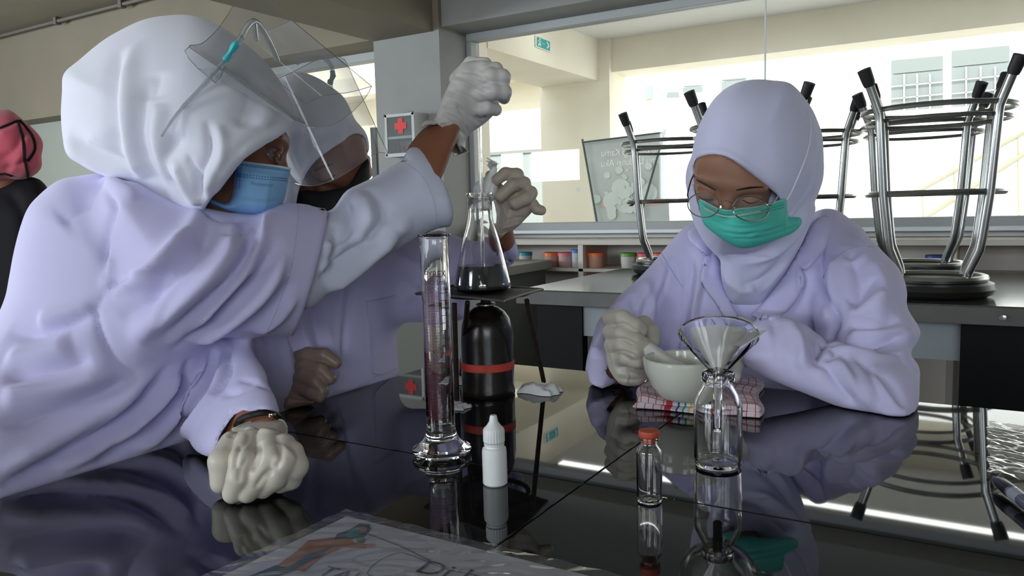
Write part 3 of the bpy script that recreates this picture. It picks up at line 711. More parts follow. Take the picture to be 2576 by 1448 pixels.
# dropper bottle
c = Pz(1246, 1216); db = empty('dropper_bottle', c, 'small white plastic dropper bottle with ribbed pointed cap', 'bottle')
wp = mat('white_plastic', (.74, .76, .76), .35, spec=.5)
MB().lathe([(.0001, 0), (.0108, 0), (.0123, .0015), (.0124, .004), (.0124, .034), (.0118, .037), (.0098, .0385), (.0094, .040), (.0103, .0405), (.0103, .0425), (.009, .043), (.0001, .043)], c, 48).build('bottle_body', wp, db, smooth=True)
mb = MB(); N_ = 72; rows = [(.0098, .0435), (.0104, .044), (.0104, .0555), (.0098, .0575), (.0072, .060), (.0045, .064), (.0036, .069), (.0030, .0705), (.0001, .0708)]
for r_, h_ in rows:
    for k in range(N_):
        rr = r_+(.00045 if (k % 3 == 0 and .0438 < h_ < .0572) else 0); an = 2*PI*k/N_; mb.v.append((c[0]+rr*math.cos(an), c[1]+rr*math.sin(an), c[2]+h_))
for i in range(len(rows)-1):
    for k in range(N_): mb.f.append((i*N_+k, i*N_+(k+1) % N_, (i+1)*N_+(k+1) % N_, (i+1)*N_+k))
mb.f.append(tuple(range(N_))[::-1]); mb.build('cap', wp, db, smooth=True)
# vial with red stopper
c = Pz(1634, 1261); vi = empty('glass_vial', c, 'small empty glass vial closed with a brick-red rubber stopper', 'vial')
h = .0685
prof = [(.0001, .0006), (.0085, .0002), (.0112, .0012), (.0118, .004), (.0118, .0475), (.0112, .0505), (.0078, .0545), (.0074, .057), (.0076, .0585), (.0094, .0595), (.0094, .062), (.0062, .062), (.0062, .056), (.0068, .054), (.0104, .0495), (.0108, .047), (.0108, .005), (.0098, .0025), (.005, .0035), (.0001, .0018)]
gbuild(prof, 'glass_body', vi, c)
MB().lathe([(.0001, .056), (.0058, .056), (.0060, .062), (.0093, .0622), (.0098, .0632), (.0098, .0672), (.0092, .0682), (.0001, .0684)], c, 40).build('stopper', mat('stopper_red', (.42, .065, .035), .6), vi, smooth=True)
# bottle
c = Pz(1806, 1170); bo = empty('glass_bottle', c, 'clear glass laboratory bottle holding the funnel', 'bottle')
s = .0245/.0245
prof = [(.0001, .0025), (.018, .0012), (.0225, .0012), (.0243, .004), (.0247, .008), (.0247, .063), (.0240, .069), (.0205, .077), (.0155, .086), (.0145, .089), (.0150, .0905), (.0168, .0915), (.0170, .0985), (.0160, .1005), (.0128, .1008), (.0115, .099), (.0112, .090), (.0125, .086), (.0180, .0765), (.0218, .068), (.0224, .063), (.0224, .009), (.0215, .0055), (.012, .0045), (.0001, .0065)]
gbuild(prof, 'glass_body', bo, c)
# funnel
fb = c+np.array([0, 0, .0]); ax = nrm(P(1815, 842, .832)-(c+np.array([0, 0, .0985])))
ft = P(1815, 843, .832); f0 = c+np.array([0.0, 0, .0985]); ax = nrm(ft-f0+np.array([-.004, .002, 0])); f0 = c+np.array([0, 0, .0975])
fu = empty('glass_funnel', f0, 'clear glass funnel standing in the bottle neck with filter paper', 'funnel')
Hc = np.linalg.norm(ft-f0); rr = .0405
gbuild([(.0045, -.062), (.0045, -.002), (.0075, .002), (rr, Hc-.001), (rr+.0018, Hc), (rr+.0018, Hc+.0018), (rr-.0002, Hc+.0016), (rr-.0018, Hc-.0002), (.0062, .003), (.0033, -.001), (.0033, -.060)], 'funnel_body', fu, f0, ax)
# filter paper: folded cone and two flaps
def on(r_, an, h_):
    a_ = nrm(np.cross(ax, [0, 1, 0])); b_ = np.cross(ax, a_); return f0+ax*h_+r_*(math.cos(an)*a_+math.sin(an)*b_)
fp = thin_mat('filter_paper', (.75, .76, .74), .6, .2, haze=.80, hazecol=(.74, .73, .68))
mb = MB(); n = 36; vs = []
for i in range(9):
    for k in range(n+1):
        an = 2*PI*k/n; t_ = i/8; hh = .006+(Hc+.001+.004*math.sin(2*an+1)-.006)*t_; r_ = (.005+(rr-.008-.005)*t_)*(1-.10*t_*math.sin(3*an+.5)**2); vs.append(on(r_, an, hh))
mb.add(vs, [(i*(n+1)+k, i*(n+1)+k+1, (i+1)*(n+1)+k+1, (i+1)*(n+1)+k) for i in range(8) for k in range(n)])
pf = mb.build('filter_paper', fp, None, smooth=True, fixn=False); tag(pf, 'folded white filter paper lining the glass funnel', 'paper')
flap = MB().add([P(1822, 864, .815), P(1850, 836, .825), P(1932, 828, .825), P(1905, 850, .815), P(1862, 870, .81)], [(0, 1, 2), (0, 2, 3), (0, 3, 4)]); o = flap.build('flap', fp, pf, fixn=False)
MB().add([P(1815, 862, .82), P(1838, 818, .832), P(1852, 812, .836), P(1850, 836, .825)], [(0, 1, 2, 3)]).build('flap', fp, pf, fixn=False)
# towel
def towel_mat():
    m = bpy.data.materials.new('checked_towel'); m.use_nodes = True; nt = m.node_tree; b = nt.nodes['Principled BSDF']; b.inputs['Roughness'].default_value = .9
    uvn = nt.nodes.new('ShaderNodeUVMap'); sp = nt.nodes.new('ShaderNodeSeparateXYZ'); nt.links.new(uvn.outputs[0], sp.inputs[0])
    def math_(op, a, b_=None):
        n_ = nt.nodes.new('ShaderNodeMath'); n_.operation = op
        for i, v in enumerate((a, b_)):
            if v is None: continue
            if isinstance(v, (int, float)): n_.inputs[i].default_value = v
            else: nt.links.new(v, n_.inputs[i])
        return n_.outputs[0]
    def stripe(src, period, wd): return math_('LESS_THAN', math_('ABSOLUTE', math_('SUBTRACT', math_('FRACT', math_('MULTIPLY', src, 1/period)), .5)), wd/period/2)
    sx = stripe(sp.outputs[0], .0125, .0012); sy = stripe(sp.outputs[1], .0125, .0012); g = math_('MAXIMUM', sx, sy)
    def band(src, lo, hi): return math_('MULTIPLY', math_('GREATER_THAN', src, lo), math_('LESS_THAN', src, hi))
    mix = nt.nodes.new('ShaderNodeMix'); mix.data_type = 'RGBA'; mix.inputs[6].default_value = (.72, .62, .66, 1); mix.inputs[7].default_value = (.45, .03, .06, 1); nt.links.new(g, mix.inputs[0]); cur = mix.outputs[2]
    low = math_('LESS_THAN', sp.outputs[1], .012)
    for lo, hi, colr in ((.048, .140, (.76, .72, .76)), (.048, .058, (.60, .05, .08)), (.066, .069, (.05, .08, .35)), (.076, .079, (.03, .35, .22)), (.085, .088, (.7, .5, .1)), (.095, .098, (.03, .35, .22)), (.105, .108, (.05, .08, .35)), (.114, .124, (.60, .05, .08))):
        mk = math_('MULTIPLY', band(sp.outputs[0], lo, hi), low); mx = nt.nodes.new('ShaderNodeMix'); mx.data_type = 'RGBA'; nt.links.new(mk, mx.inputs[0]); nt.links.new(cur, mx.inputs[6]); mx.inputs[7].default_value = (*colr, 1); cur = mx.outputs[2]
    nt.links.new(cur, b.inputs['Base Color']); return m
tw = empty('checked_towel', (-.36, 1.07, .80), 'folded white towel with red check and coloured border under the mortar', 'towel')
tm = towel_mat()
# corners on the table (front-left, front-right, back-right, back-left)
tc_ = [np.array([-.415, .985]), np.array([-.235, .985]), np.array([-.235, 1.135]), np.array([-.435, 1.135])]
tc_ = [Pz(1590, 1030)[:2], Pz(1760, 1046)[:2]+np.array([.075, .012]), Pz(1915, 965)[:2], Pz(1622, 962)[:2]]
def towel_layer(name, z0, z1, shrink, par, vo):
    nx, ny = 60, 50; vs = []; uvs = []; cc = sum(tc_)/4
    for side in (1, 0):
        for j in range(ny+1):
            for i in range(nx+1):
                u, v = i/nx, j/ny; p = (tc_[0]*(1-u)+tc_[1]*u)*(1-v)+(tc_[3]*(1-u)+tc_[2]*u)*v; p = cc+(p-cc)*shrink
                p = p+np.array([.004*math.sin(9*v+vo), .003*math.sin(8*u+2*vo)])
                e_ = min(u, 1-u, v, 1-v); rnd = min(1, e_/.035)**.5; zm = (z0+z1)/2; hh = (z1-z0)/2*rnd
                zw = .0018*math.sin(14*u+3*v+vo)+.0012*math.sin(23*v-5*u)
                z = zm+(hh+zw*rnd if side else -hh)
                vs.append((p[0], p[1], max(z, .8005))); uvs.append((u*.19, v*.17+(0 if side == 0 else .0)))
    W_ = nx+1; H_ = (nx+1)*(ny+1); fs = []
    for j in range(ny):
        for i in range(nx):
            q = j*W_+i; fs.append((q, q+1, q+W_+1, q+W_)); fs.append((H_+q, H_+q+W_, H_+q+W_+1, H_+q+1))
    rim = [j*W_ for j in range(ny+1)]; 
    bd_ = [(i) for i in range(nx+1)]+[(j*W_+nx) for j in range(1, ny+1)]+[(ny*W_+i) for i in range(nx-1, -1, -1)]+[j*W_ for j in range(ny-1, 0, -1)]
    for a_ in range(len(bd_)): b_ = (a_+1) % len(bd_); fs.append((bd_[a_], H_+bd_[a_], H_+bd_[b_], bd_[b_]))
    me = bpy.data.meshes.new(name); me.from_pydata([tuple(map(float, v)) for v in vs], [], fs); ul = me.uv_layers.new(); 
    for l in me.loops: ul.data[l.index].uv = uvs[l.vertex_index]
    bm = bmesh.new(); bm.from_mesh(me); bmesh.ops.recalc_face_normals(bm, faces=bm.faces); bm.to_mesh(me); bm.free()
    return link(name, me, tm, par)
towel_layer('folded_layer', .8005, .808, 1.0, tw, 0); towel_layer('folded_layer', .8082, .8165, .97, tw, 1.2)
# mortar
c = Pz(1725, 1000, .8165); c[2] = .8165; c = Pz(1722, 1003, .815)
mo = empty('mortar', c, 'white porcelain mortar bowl standing on the checked towel', 'mortar')
por = mat('porcelain', (.70, .71, .62), .12, spec=.6, coat=.3)
MB().lathe([(.0001, .0025), (.026, .002), (.029, .0022), (.034, .006), (.046, .022), (.0525, .040), (.0545, .0525), (.0545, .0555), (.0525, .057), (.0505, .0555), (.0495, .050), (.046, .036), (.036, .020), (.020, .012), (.0001, .0105)], c, 80, close=True).build('bowl', por, mo, smooth=True)
MORT = c
pe = empty('pestle', c+np.array([0, 0, .05]), 'white porcelain pestle held in the mortar by a gloved hand', 'pestle')
p0 = P(1590, 845, 1.135); p1 = c+np.array([.006, -.004, .026]); 
dpe = nrm(p1-p0)
MB().lathe([(.0001, 0), (.008, .002), (.0105, .012), (.0115, .05), (.0125, .085), (.0155, np.linalg.norm(p1-p0)-.018), (.016, np.linalg.norm(p1-p0)-.010), (.012, np.linalg.norm(p1-p0)-.002), (.0001, np.linalg.norm(p1-p0))], p0, 40, dpe).build('pestle_body', mat('porcelain_white', (.74, .76, .72), .15, spec=.6), pe, smooth=True)
tag(MB().tube([Pz(1880, 1037, .8012), Pz(1868, 1012, .803)], .0011, 8).build('wooden_stick', mat('wood_pale', (.55, .33, .14), .6), None, smooth=True), 'thin wooden stick poking out from under the towel', 'stick')

# burner: small gas can, tripod, wire gauze, flask
c = Pz(1229, 990); gc = empty('gas_burner', c, 'black gas canister burner with a red band under the tripod', 'burner')
cm = mat('can_black', (.010, .008, .007), .25, spec=.6, bump=(35, .25, .003), noise=(14, (.03, .018, .012), .5, .75))
MB().lathe([(.0001, 0), (.0385, 0), (.040, .002), (.040, .010), (.0392, .013), (.0392, .085), (.038, .100), (.034, .114), (.027, .124), (.018, .130), (.009, .1325), (.0001, .133)], c, 64).build('canister', cm, gc, smooth=True)
MB().lathe([(.0395, .0395), (.0399, .040), (.0399, .0505), (.0395, .051)], c, 64).build('red_band', mat('band_red', (.62, .07, .045), .5), gc, smooth=True)
MB().lathe([(.0001, .131), (.010, .131), (.0145, .1335), (.0145, .1355), (.009, .137), (.0001, .137)], c, 32).build('valve_disc', mat('metal_dull', (.4, .38, .36), .4, metal=1), gc, smooth=True)
MB().lathe([(.0001, .136), (.0078, .136), (.0078, .151), (.006, .1515), (.006, .145), (.0001, .145)], c, 32).build('burner_tube', mat('iron_dark', (.03, .018, .015), .6, metal=.3), gc, smooth=True)
GC = c
zs = .8+.1555
iron = mat('iron_rust', (.022, .013, .011), .6, spec=.4, bump=(120, .3, .002), noise=(40, (.06, .035, .03), .5, .8))
tr = empty('tripod_stand', GC, 'rusty iron tripod stand over the gas burner', 'stand')
MB().ring((GC[0], GC[1], zs-.004), (0, 0, 1), .056, .0038, 56, 10).build('ring', iron, tr, smooth=True)
legs = [(Pz(1368, 972), Pz(1325, 755, zs-.006)), (Pz(1161, 955), Pz(1176, 760, zs-.006)), (Pz(1150, 1020), Pz(1143, 763, zs-.006))]
for a_, b_ in legs:
    MB().tube([b_, b_*.96+a_*.04+np.array([0, 0, 0]), a_+np.array([0, 0, .008])], .0036, 10).build('leg', iron, tr, smooth=True)
ga = empty('wire_gauze', GC+np.array([0, 0, zs-.8]), 'sooty square wire gauze with pale centre on the tripod', 'gauze')
gq = [Pz(1366, 727, zs+.002), Pz(1267, 757, zs+.002), Pz(1046, 738, zs+.002)]; gq.append(gq[0]+gq[2]-gq[1])
gm = mat('gauze_soot', (.05, .047, .045), .5, metal=.5, bump=(900, .8, .001), noise=(30, (.11, .10, .10), .45, .65))
mb = MB(); ng = 12
gp_ = lambda u, v: gq[1]*(1-u)*(1-v)+gq[0]*u*(1-v)+gq[3]*u*v+gq[2]*(1-u)*v+np.array([0, 0, .0012*math.sin(9*u+4*v)])
vs = [gp_(i/ng, j/ng) for j in range(ng+1) for i in range(ng+1)]; fs = [(j*(ng+1)+i, j*(ng+1)+i+1, (j+1)*(ng+1)+i+1, (j+1)*(ng+1)+i) for j in range(ng) for i in range(ng)]
g_ = mb.add(vs, fs).build('mesh_sheet', gm, ga, smooth=True, fixn=False); so = g_.modifiers.new('s', 'SOLIDIFY'); so.thickness = .0012
for a_, b_ in ((0, 1), (1, 2), (2, 3), (3, 0)): MB().tube([gq[a_], (gq[a_]+gq[b_])/2+np.array([0, 0, .0006]), gq[b_]], .0016, 6).build('rim_wire', mat('gauze_rim', (.16, .15, .14), .4, metal=.7), ga, smooth=True)
# flask
zf = zs+.0042; c = np.array([*Pz(1214, 731, zf)[:2], zf]); fl_ = empty('conical_flask', c, 'conical glass flask half full of dark grey liquid on the gauze', 'flask')
k_ = .98
def sc_(pr): return [(r*k_, h*k_) for r, h in pr]
outer = [(.0001, .0006), (.036, .0002), (.040, .003), (.0413, .007), (.0405, .013), (.0330, .045), (.0255, .075), (.0190, .097), (.0172, .106), (.0170, .134), (.0195, .1375), (.0195, .140)]
inner = [(.0155, .140), (.0155, .106), (.0175, .096), (.0240, .0745), (.0316, .0445), (.0390, .0125), (.0397, .008), (.0385, .0045), (.035, .003), (.0001, .003)]
gbuild(sc_(outer+inner), 'glass_body', fl_, c)
liq = mat('dark_liquid', (.035, .040, .042), .08, spec=.6)
lp = [(.0001, .0034), (.0345, .0034), (.0382, .005), (.0393, .008), (.0386, .0125), (.0330, .037), (.0001, .037)]
o = MB().lathe(sc_(lp), c, 72).build('dark_liquid', liq, None, smooth=True); tag(o, 'dark grey liquid in the bottom of the conical flask', 'liquid')
FLK = c
# pipette
pa, pb = P(1206, 262, 1.155), P(1216, 676, 1.168)
pi_ = empty('graduated_pipette', pb, 'long thin glass pipette held upright into the flask', 'pipette'); dpi = nrm(pa-pb); Lp = np.linalg.norm(pa-pb)
MB().lathe([(.0012, -.012), (.0030, 0), (.0032, Lp), (.0019, Lp), (.0018, .002), (.0007, -.012)], pb, 32, dpi, close=True).build('pipette_tube', glass_m, pi_, smooth=True)
mb = MB()
for i in range(40):
    q = pb+dpi*(.012+i*.0042); toc = nrm(CAM-q); toc = nrm(toc-dpi*toc.dot(dpi)); sd = np.cross(dpi, toc); ln = .0026 if i % 5 == 0 else .0014
    pts_ = [q+toc*.0032*math.cos(a_)+sd*.0032*math.sin(a_) for a_ in np.linspace(-.6, -.6+ln/.0026*1.1, 4)]
    mb.add([p_+dpi*s_ for p_ in pts_ for s_ in (-.00015, .00015)], [(2*k, 2*k+2, 2*k+3, 2*k+1) for k in range(3)])
mb.build('scale_marks', mat('print_black', (.03, .03, .03), .5), pi_, fixn=False)
# cotton ball wrapped in gauze, held at the flask mouth
cb_ = empty('cotton_plug', P(1222, 479, 1.21), 'ball of white cotton in twisted gauze held at flask mouth', 'cotton')
cw = mat('cotton_white', (.93, .94, .95), .9, sss=.6, bump=(200, .4, .002))
skinmesh('cotton_ball', U(ell(P(1221, 480, 1.205), (.0195, .0195, .019)), rcone(P(1232, 462, 1.205), P(1242, 425, 1.21), .008, .0055), k=.012), *bounds([P(1221, 480, 1.205)], .07), .0012, cw, cb_, [([(1236, 440), (1226, 462), (1212, 478)], .0015, -.0012), ([(1240, 445), (1238, 465), (1232, 492)], .0015, -.0012), ([(1238, 440), (1231, 462), (1222, 490)], .0015, .001)], 2)
mb = MB(); r = random.Random(5)
for i in range(9):
    a_ = P(1242+r.uniform(-4, 4), 428, 1.21); m_ = P(1238+r.uniform(-10, 12), 412+r.uniform(-4, 4), 1.21+r.uniform(-.008, .008)); e_ = P(1234+r.uniform(-14, 20), 401+r.uniform(-4, 12), 1.21+r.uniform(-.012, .012)); mb.tube([a_, m_, e_], [.0035, .0028, .0008], 6)
mb.build('gauze_tail', thin_mat('gauze_sheer', (.9, .9, .9), .3, .5, haze=.5, hazecol=(.85, .86, .88)), cb_, smooth=True, fixn=False)
# tissues under the tripod feet
def tissue(name, px, py, w_, d_, h_, seed, label):
    r = np.random.default_rng(seed); c = Pz(px, py); nx = 26; vs = []
    for j in range(nx+1):
        for i in range(nx+1):
            u, v = i/nx-.5, j/nx-.5; e_ = min(.5-abs(u), .5-abs(v)); z = h_*min(1, e_*7)**.5*(.75+.25*math.sin(7*u+seed)*math.cos(8*v+seed))+.0008*math.sin(25*u+9*v)*min(1, e_*12)
            vs.append((c[0]+u*w_*(1+.1*math.sin(9*v+seed)), c[1]+v*d_*(1+.12*math.sin(8*u)), .8006+max(z, 0)))
    fs = [(j*(nx+1)+i, j*(nx+1)+i+1, (j+1)*(nx+1)+i+1, (j+1)*(nx+1)+i) for j in range(nx) for i in range(nx)]
    me = mesh_np(name, vs, fs); o = link(name, me, mat('tissue', (.78, .80, .80), .8), None, smooth=False); return tag(o, label, 'tissue', 'folded tissues under tripod feet')
tissue('folded_tissue', 1358, 986, .062, .040, .014, 2, 'crumpled white tissue under the right foot of the tripod')
tissue('folded_tissue', 1152, 960, .05, .036, .010, 4, 'small white tissue under the far left tripod foot')
tissue('folded_tissue', 1150, 1024, .036, .03, .006, 6, 'flat white tissue scrap beside the measuring cylinder')

# leaflet in a clear sleeve
def T(x, y, z=.8012): return tuple(Pz(x, y, z))
le = empty('leaflet', Pz(900, 1400), 'printed white leaflet in a crinkled clear plastic sleeve', 'leaflet')
pc = [Pz(873, 1300), Pz(1486, 1452)+(Pz(1486, 1452)-Pz(873, 1300))*.1, None, Pz(540, 1460)+(Pz(540, 1460)-Pz(873, 1300))*.3]; pc[2] = pc[1]+pc[3]-pc[0]
MB().prism([(*p[:2], .8004) for p in pc], (0, 0, .0006)).build('paper', mat('paper_white', (.50, .52, .58), .5, spec=.4), le)
def pr_(name, pts, colr, z): return MB().add([T(x, y, z) for x, y in pts], [tuple(range(len(pts)))]).build(name, mat('print_'+name, colr, .6), le, fixn=False)
pr_('figure_scarf', [(882, 1330), (905, 1316), (930, 1318), (932, 1330), (918, 1348), (885, 1356), (860, 1354), (840, 1356), (848, 1342)], (.03, .10, .15), .8013)
pr_('figure_face', [(895, 1325), (922, 1324), (922, 1336), (905, 1340), (892, 1333)], (.40, .24, .18), .8015)
pr_('figure_mask', [(880, 1332), (896, 1330), (908, 1337), (898, 1347), (878, 1352), (868, 1345)], (.03, .26, .24), .8016)
pr_('figure_coat', [(840, 1350), (882, 1354), (892, 1365), (925, 1368), (920, 1378), (862, 1376), (812, 1398), (765, 1436), (690, 1426), (750, 1382), (775, 1358)], (.36, .15, .055), .8013)
pr_('figure_sash', [(838, 1372), (800, 1400), (730, 1438), (700, 1448), (760, 1400)], (.03, .08, .12), .8015)
pr_('figure_hand', [(925, 1366), (942, 1366), (942, 1374), (925, 1374)], (.5, .2, .18), .8014)
pr_('figure_trousers', [(695, 1420), (745, 1432), (640, 1470), (560, 1475)], (.03, .09, .16), .8013)
pr_('figure_flower', [(893, 1352), (905, 1347), (920, 1356), (915, 1366), (900, 1364)], (.12, .18, .07), .8014)
pin = mat('print_ink', (.03, .03, .05), .6)
# text runs along the paper's long edge
ex = nrm(pc[1]-pc[0]); ey = nrm(pc[0]-pc[3])
def ptext(s, x, y, sz): o = Pz(x, y, .8015); return text_obj('lettering', s, lambda a, b: tuple(o+ex*a*sz+ey*b*sz), pin, le)
e1 = nrm(Pz(1140, 1445)-Pz(1045, 1425)); e2 = np.array([-e1[1], e1[0], 0])
def ptext2(s, x, y, sz, m=pin): o = Pz(x, y, .8015); return text_obj('lettering', s, lambda a, b: tuple(o+e1*a*sz+e2*b*sz), m, le)
ptext2('Di Ja', 1038, 1436, .030); ptext2('TAHU', 793, 1443, .022, mat('print_grey_ink', (.12, .12, .15), .6))
mb = MB()
cv = catmull([(930, 1448), (925, 1437), (950, 1412), (1000, 1390), (1040, 1398), (1120, 1430), (1200, 1446)], 8); mb.tube([Pz(x, y, .8014) for x, y in cv], .00035, 4, flat=.3)
mb.tube([Pz(925, 1343, .8014), Pz(1000, 1370, .8014), Pz(1084, 1411, .8014)], .00035, 4); mb.build('printed_line', pin, le, fixn=False)
# sleeve
slm = thin_mat('clear_sleeve', (.93, .93, .94), .06, 1.3, haze=.06)
nx, ny = 110, 60; vs = []; q0, qx, qy = pc[3]-ex*.010-ey*.0, (pc[2]-pc[3])+ex*.02, (pc[0]-pc[3])+ey*.009; r = np.random.default_rng(4); ph = r.uniform(0, 6, 12); dr = r.normal(size=(12, 2))*[30, 22]
for j in range(ny+1):
    for i in range(nx+1):
        u, v = i/nx, j/ny; p = q0+qx*u+qy*v; z = sum(math.sin(dr[k, 0]*u+dr[k, 1]*v+ph[k]) for k in range(12)); vs.append((p[0], p[1], .8022+.00030*abs(z)))
sh = mesh_np('plastic_sleeve', vs, [(j*(nx+1)+i, j*(nx+1)+i+1, (j+1)*(nx+1)+i+1, (j+1)*(nx+1)+i) for j in range(ny) for i in range(nx)]); link('plastic_sleeve', sh, slm, le)
# crumpled clear packet and marker pen at the right
pk0 = Pz(2484, 1068); pkx = np.array([.16, -.004, 0]); pky = Pz(2486, 1198)-pk0
nx, ny = 90, 80; r = np.random.default_rng(9); ph = r.uniform(0, 6, 14); dr = r.normal(size=(14, 2))*[14, 38]; vs = []
for j in range(ny+1):
    for i in range(nx+1):
        u, v = i/nx, j/ny; p = pk0+pkx*u+pky*v; z = sum(abs(math.sin(dr[k, 0]*u+dr[k, 1]*v+ph[k]+1.5*math.sin(6*u+k))) for k in range(14))/14; vs.append((p[0]+.0015*math.sin(30*v), p[1]+.001*math.sin(25*u), .8015+.010*max(0, z-.35)))
me = mesh_np('plastic_packet', vs, [(j*(nx+1)+i, j*(nx+1)+i+1, (j+1)*(nx+1)+i+1, (j+1)*(nx+1)+i) for j in range(ny) for i in range(nx)])
tag(link('plastic_packet', me, thin_mat('crinkled_plastic', (.9, .9, .9), .12, 2.4, haze=.38, hazecol=(.72, .71, .66)), None), 'crinkled clear plastic packet lying at the table edge', 'packet')
pn0, pn1 = Pz(2497, 1198, .8085), Pz(2660, 1326, .8085); pn = empty('marker_pen', pn0, 'black pen with clear barrel lying beside the plastic packet', 'pen'); dp = nrm(pn1-pn0)
MB().lathe([(.0003, 0), (.0012, .002), (.0028, .012), (.0001, .013)], pn0, 20, dp).build('tip', mat('pen_tip', (.05, .04, .12), .3), pn, smooth=True)
MB().lathe([(.0001, .011), (.0040, .011), (.0062, .020), (.0068, .036), (.0068, .042), (.0001, .042)], pn0, 32, dp).build('grip', mat('pen_black', (.008, .008, .01), .3), pn, smooth=True)
MB().lathe([(.0001, .042), (.0066, .042), (.0066, .12), (.0001, .12)], pn0, 32, dp).build('barrel', mat('pen_barrel', (.10, .11, .16), .15, spec=.7, coat=1), pn, smooth=True)
MB().lathe([(.00665, .046), (.00675, .046), (.00675, .062), (.00665, .062)], pn0, 32, dp).build('barrel_band', mat('pen_band', (.35, .36, .42), .3), pn, smooth=True)

# ============================================================ PEOPLE
def headframe(o, f, u):
    """o: point between the eyes inside the head; f forward, u up, in camera terms (x right, y down, z away)"""
    f = nrm(R @ np.array(f, float)); u = R @ np.array(u, float); u = nrm(u-f*f.dot(u)); r = np.cross(f, u); return o, r, u, f
def hp(fr, x, y, z): o, r, u, f = fr; return o+r*x+u*y+f*z
def head_sdf(fr, closed=False):
    o, r, u, f = fr; ax = [r, u, f]
    E_ = lambda c, rad: ell(hp(fr, *c), rad, ax)
    base = U(E_((0, .035, -.015), (.074, .088, .094)), E_((0, -.030, .022), (.060, .080, .066)), E_((0, -.088, .052), (.026, .020, .024)), k=.03)
    cheeks = U(E_((.036, -.030, .050), (.026, .026, .026)), E_((-.036, -.030, .050), (.026, .026, .026)), k=.01)
    base = U(base, cheeks, E_((0, .024, .070), (.050, .013, .020)), k=.018)
    for sx in (-1, 1): base = Sub(base, E_((sx*.032, .002, .094), (.019, .012, .017)), .012)
    nose = U(rcone(hp(fr, 0, .006, .080), hp(fr, 0, -.028, .101), .006, .0095), E_((.010, -.031, .090), (.008, .007, .010)), E_((-.010, -.031, .090), (.008, .007, .010)), k=.008)
    lips = U(E_((0, -.056, .083), (.021, .0055, .009)), E_((0, -.064, .080), (.018, .006, .009)), k=.003)
    base = U(base, nose, k=.010); base = U(base, lips, k=.005)
    lid = []
    for sx in (-1, 1): lid.append(E_((sx*.032, .001, .0745), (.0155, .0115 if closed else .0135, .0135)))
    return U(base, *lid, k=.004)
def chains(hand, shrink=0):
    fs = []
    for ch in hand:
        pts = [np.asarray(Q(c[:-1])) for c in ch]; rr = [c[-1] for c in ch]
        seg = [rcone(pts[i], pts[i+1], rr[i]-shrink, rr[i+1]-shrink) for i in range(len(pts)-1)]
        fs.append(U(*seg, k=.003))
    return fs
def table_clip(sdf, m=.003): return Sub(sdf, boxsdf((-.835-m, -1, -1), (1.3, 1.168+m, .7995+m*.3)), .001)

# ------------------------------------------------------------ girl 1 (left, profile)
g1 = empty('person', (-1.05, .55, 0), 'person at left in white headscarf and blue mask, reaching out to hold the pipette', 'person', 'students in lab coats')
frA = headframe(P(536, 372, 1.0), (.93, .16, .33), (.12, -.99, .02))
headA = head_sdf(frA); headA = Sub(headA, U(ell(hp(frA, .041, .001, .081), (.013, .0085, .015), frA[1:]), ell(hp(frA, -.041, .001, .081), (.013, .0085, .015), frA[1:]), k=0), .004)
A_tor = [(262, 436), (200, 442), (143, 455), (89, 499), (66, 530), (48, 580), (33, 640), (22, 700), (8, 760), (-40, 850), (-150, 950), (-260, 1150), (-260, 1500), (200, 1520), (520, 1300), (600, 1120), (640, 1000), (640, 860), (610, 720), (560, 560), (430, 480), (350, 448)]
torA = pillow(A_tor, [(0, 1245, .92), (300, 1160, 1.03), (570, 1090, 1.14), (150, 600, 1.0), (60, 900, .96), (400, 800, 1.02), (-200, 1100, .86), (200, 1450, 1.05)], .13, .16)
A_slv = [(262, 470), (330, 455), (392, 482), (450, 505), (505, 519), (560, 532), (594, 536), (640, 536), (662, 521), (672, 512), (749, 511), (826, 521), (1000, 530), (960, 700), (900, 860), (740, 846), (671, 845), (570, 849), (530, 858), (493, 872), (416, 908), (360, 930), (318, 926), (285, 905), (256, 850), (236, 774), (262, 730), (258, 640), (240, 540)]
slvA = pillow(A_slv, [(280, 600, .93), (280, 850, .93), (500, 650, .93), (500, 800, .93), (690, 620, .975), (800, 600, 1.02), (740, 820, 1.0), (950, 700, 1.05)], .072, .085)
# the hem of the wide sleeve is a clean cut; just inside it is hollow
hemA = prismcut([(826, 400), (828, 530), (822, 560), (808, 630), (790, 700), (766, 775), (742, 843), (735, 960), (1100, 960), (1100, 400)], 3.0, 0)
A_inn = [(780, 540), (833, 528), (868, 482), (905, 462), (939, 446), (975, 424), (1009, 402), (1030, 372), (1060, 373), (1120, 400), (1200, 500), (1160, 560), (1085, 581), (1009, 623), (950, 660), (908, 680), (860, 712), (820, 745), (760, 780), (700, 700), (720, 600)]
innA = pillow(A_inn, [(780, 650, 1.0), (900, 560, 1.05), (1040, 460, 1.09), (1120, 500, 1.10), (820, 740, 1.0)], .050, .06)
cufA = prismcut([(1030, 300), (1036, 366), (1060, 372), (1092, 418), (1121, 468), (1139, 520), (1141, 545), (1120, 640), (1300, 700), (1300, 250)], 3.0, 0)
A_low = [(560, 830), (618, 846), (640, 890), (671, 938), (674, 962), (690, 990), (701, 1022), (704, 1050), (690, 1090), (560, 1150), (480, 1120), (470, 1000), (520, 900)]
lowA = pillow(A_low, [(600, 850, 1.0), (520, 1000, .96), (660, 960, .93), (640, 1050, .875), (540, 1090, .90)], .045, .05)
cutlow = prismcut([(704, 1046), (690, 1040), (670, 1034), (640, 1033), (594, 1039), (575, 1062), (552, 1097), (540, 1180), (760, 1180), (760, 1046)], 3.0, 0)
coatA = U(torA, slvA, k=.02); coatA = Sub(coatA, hemA, .0015)
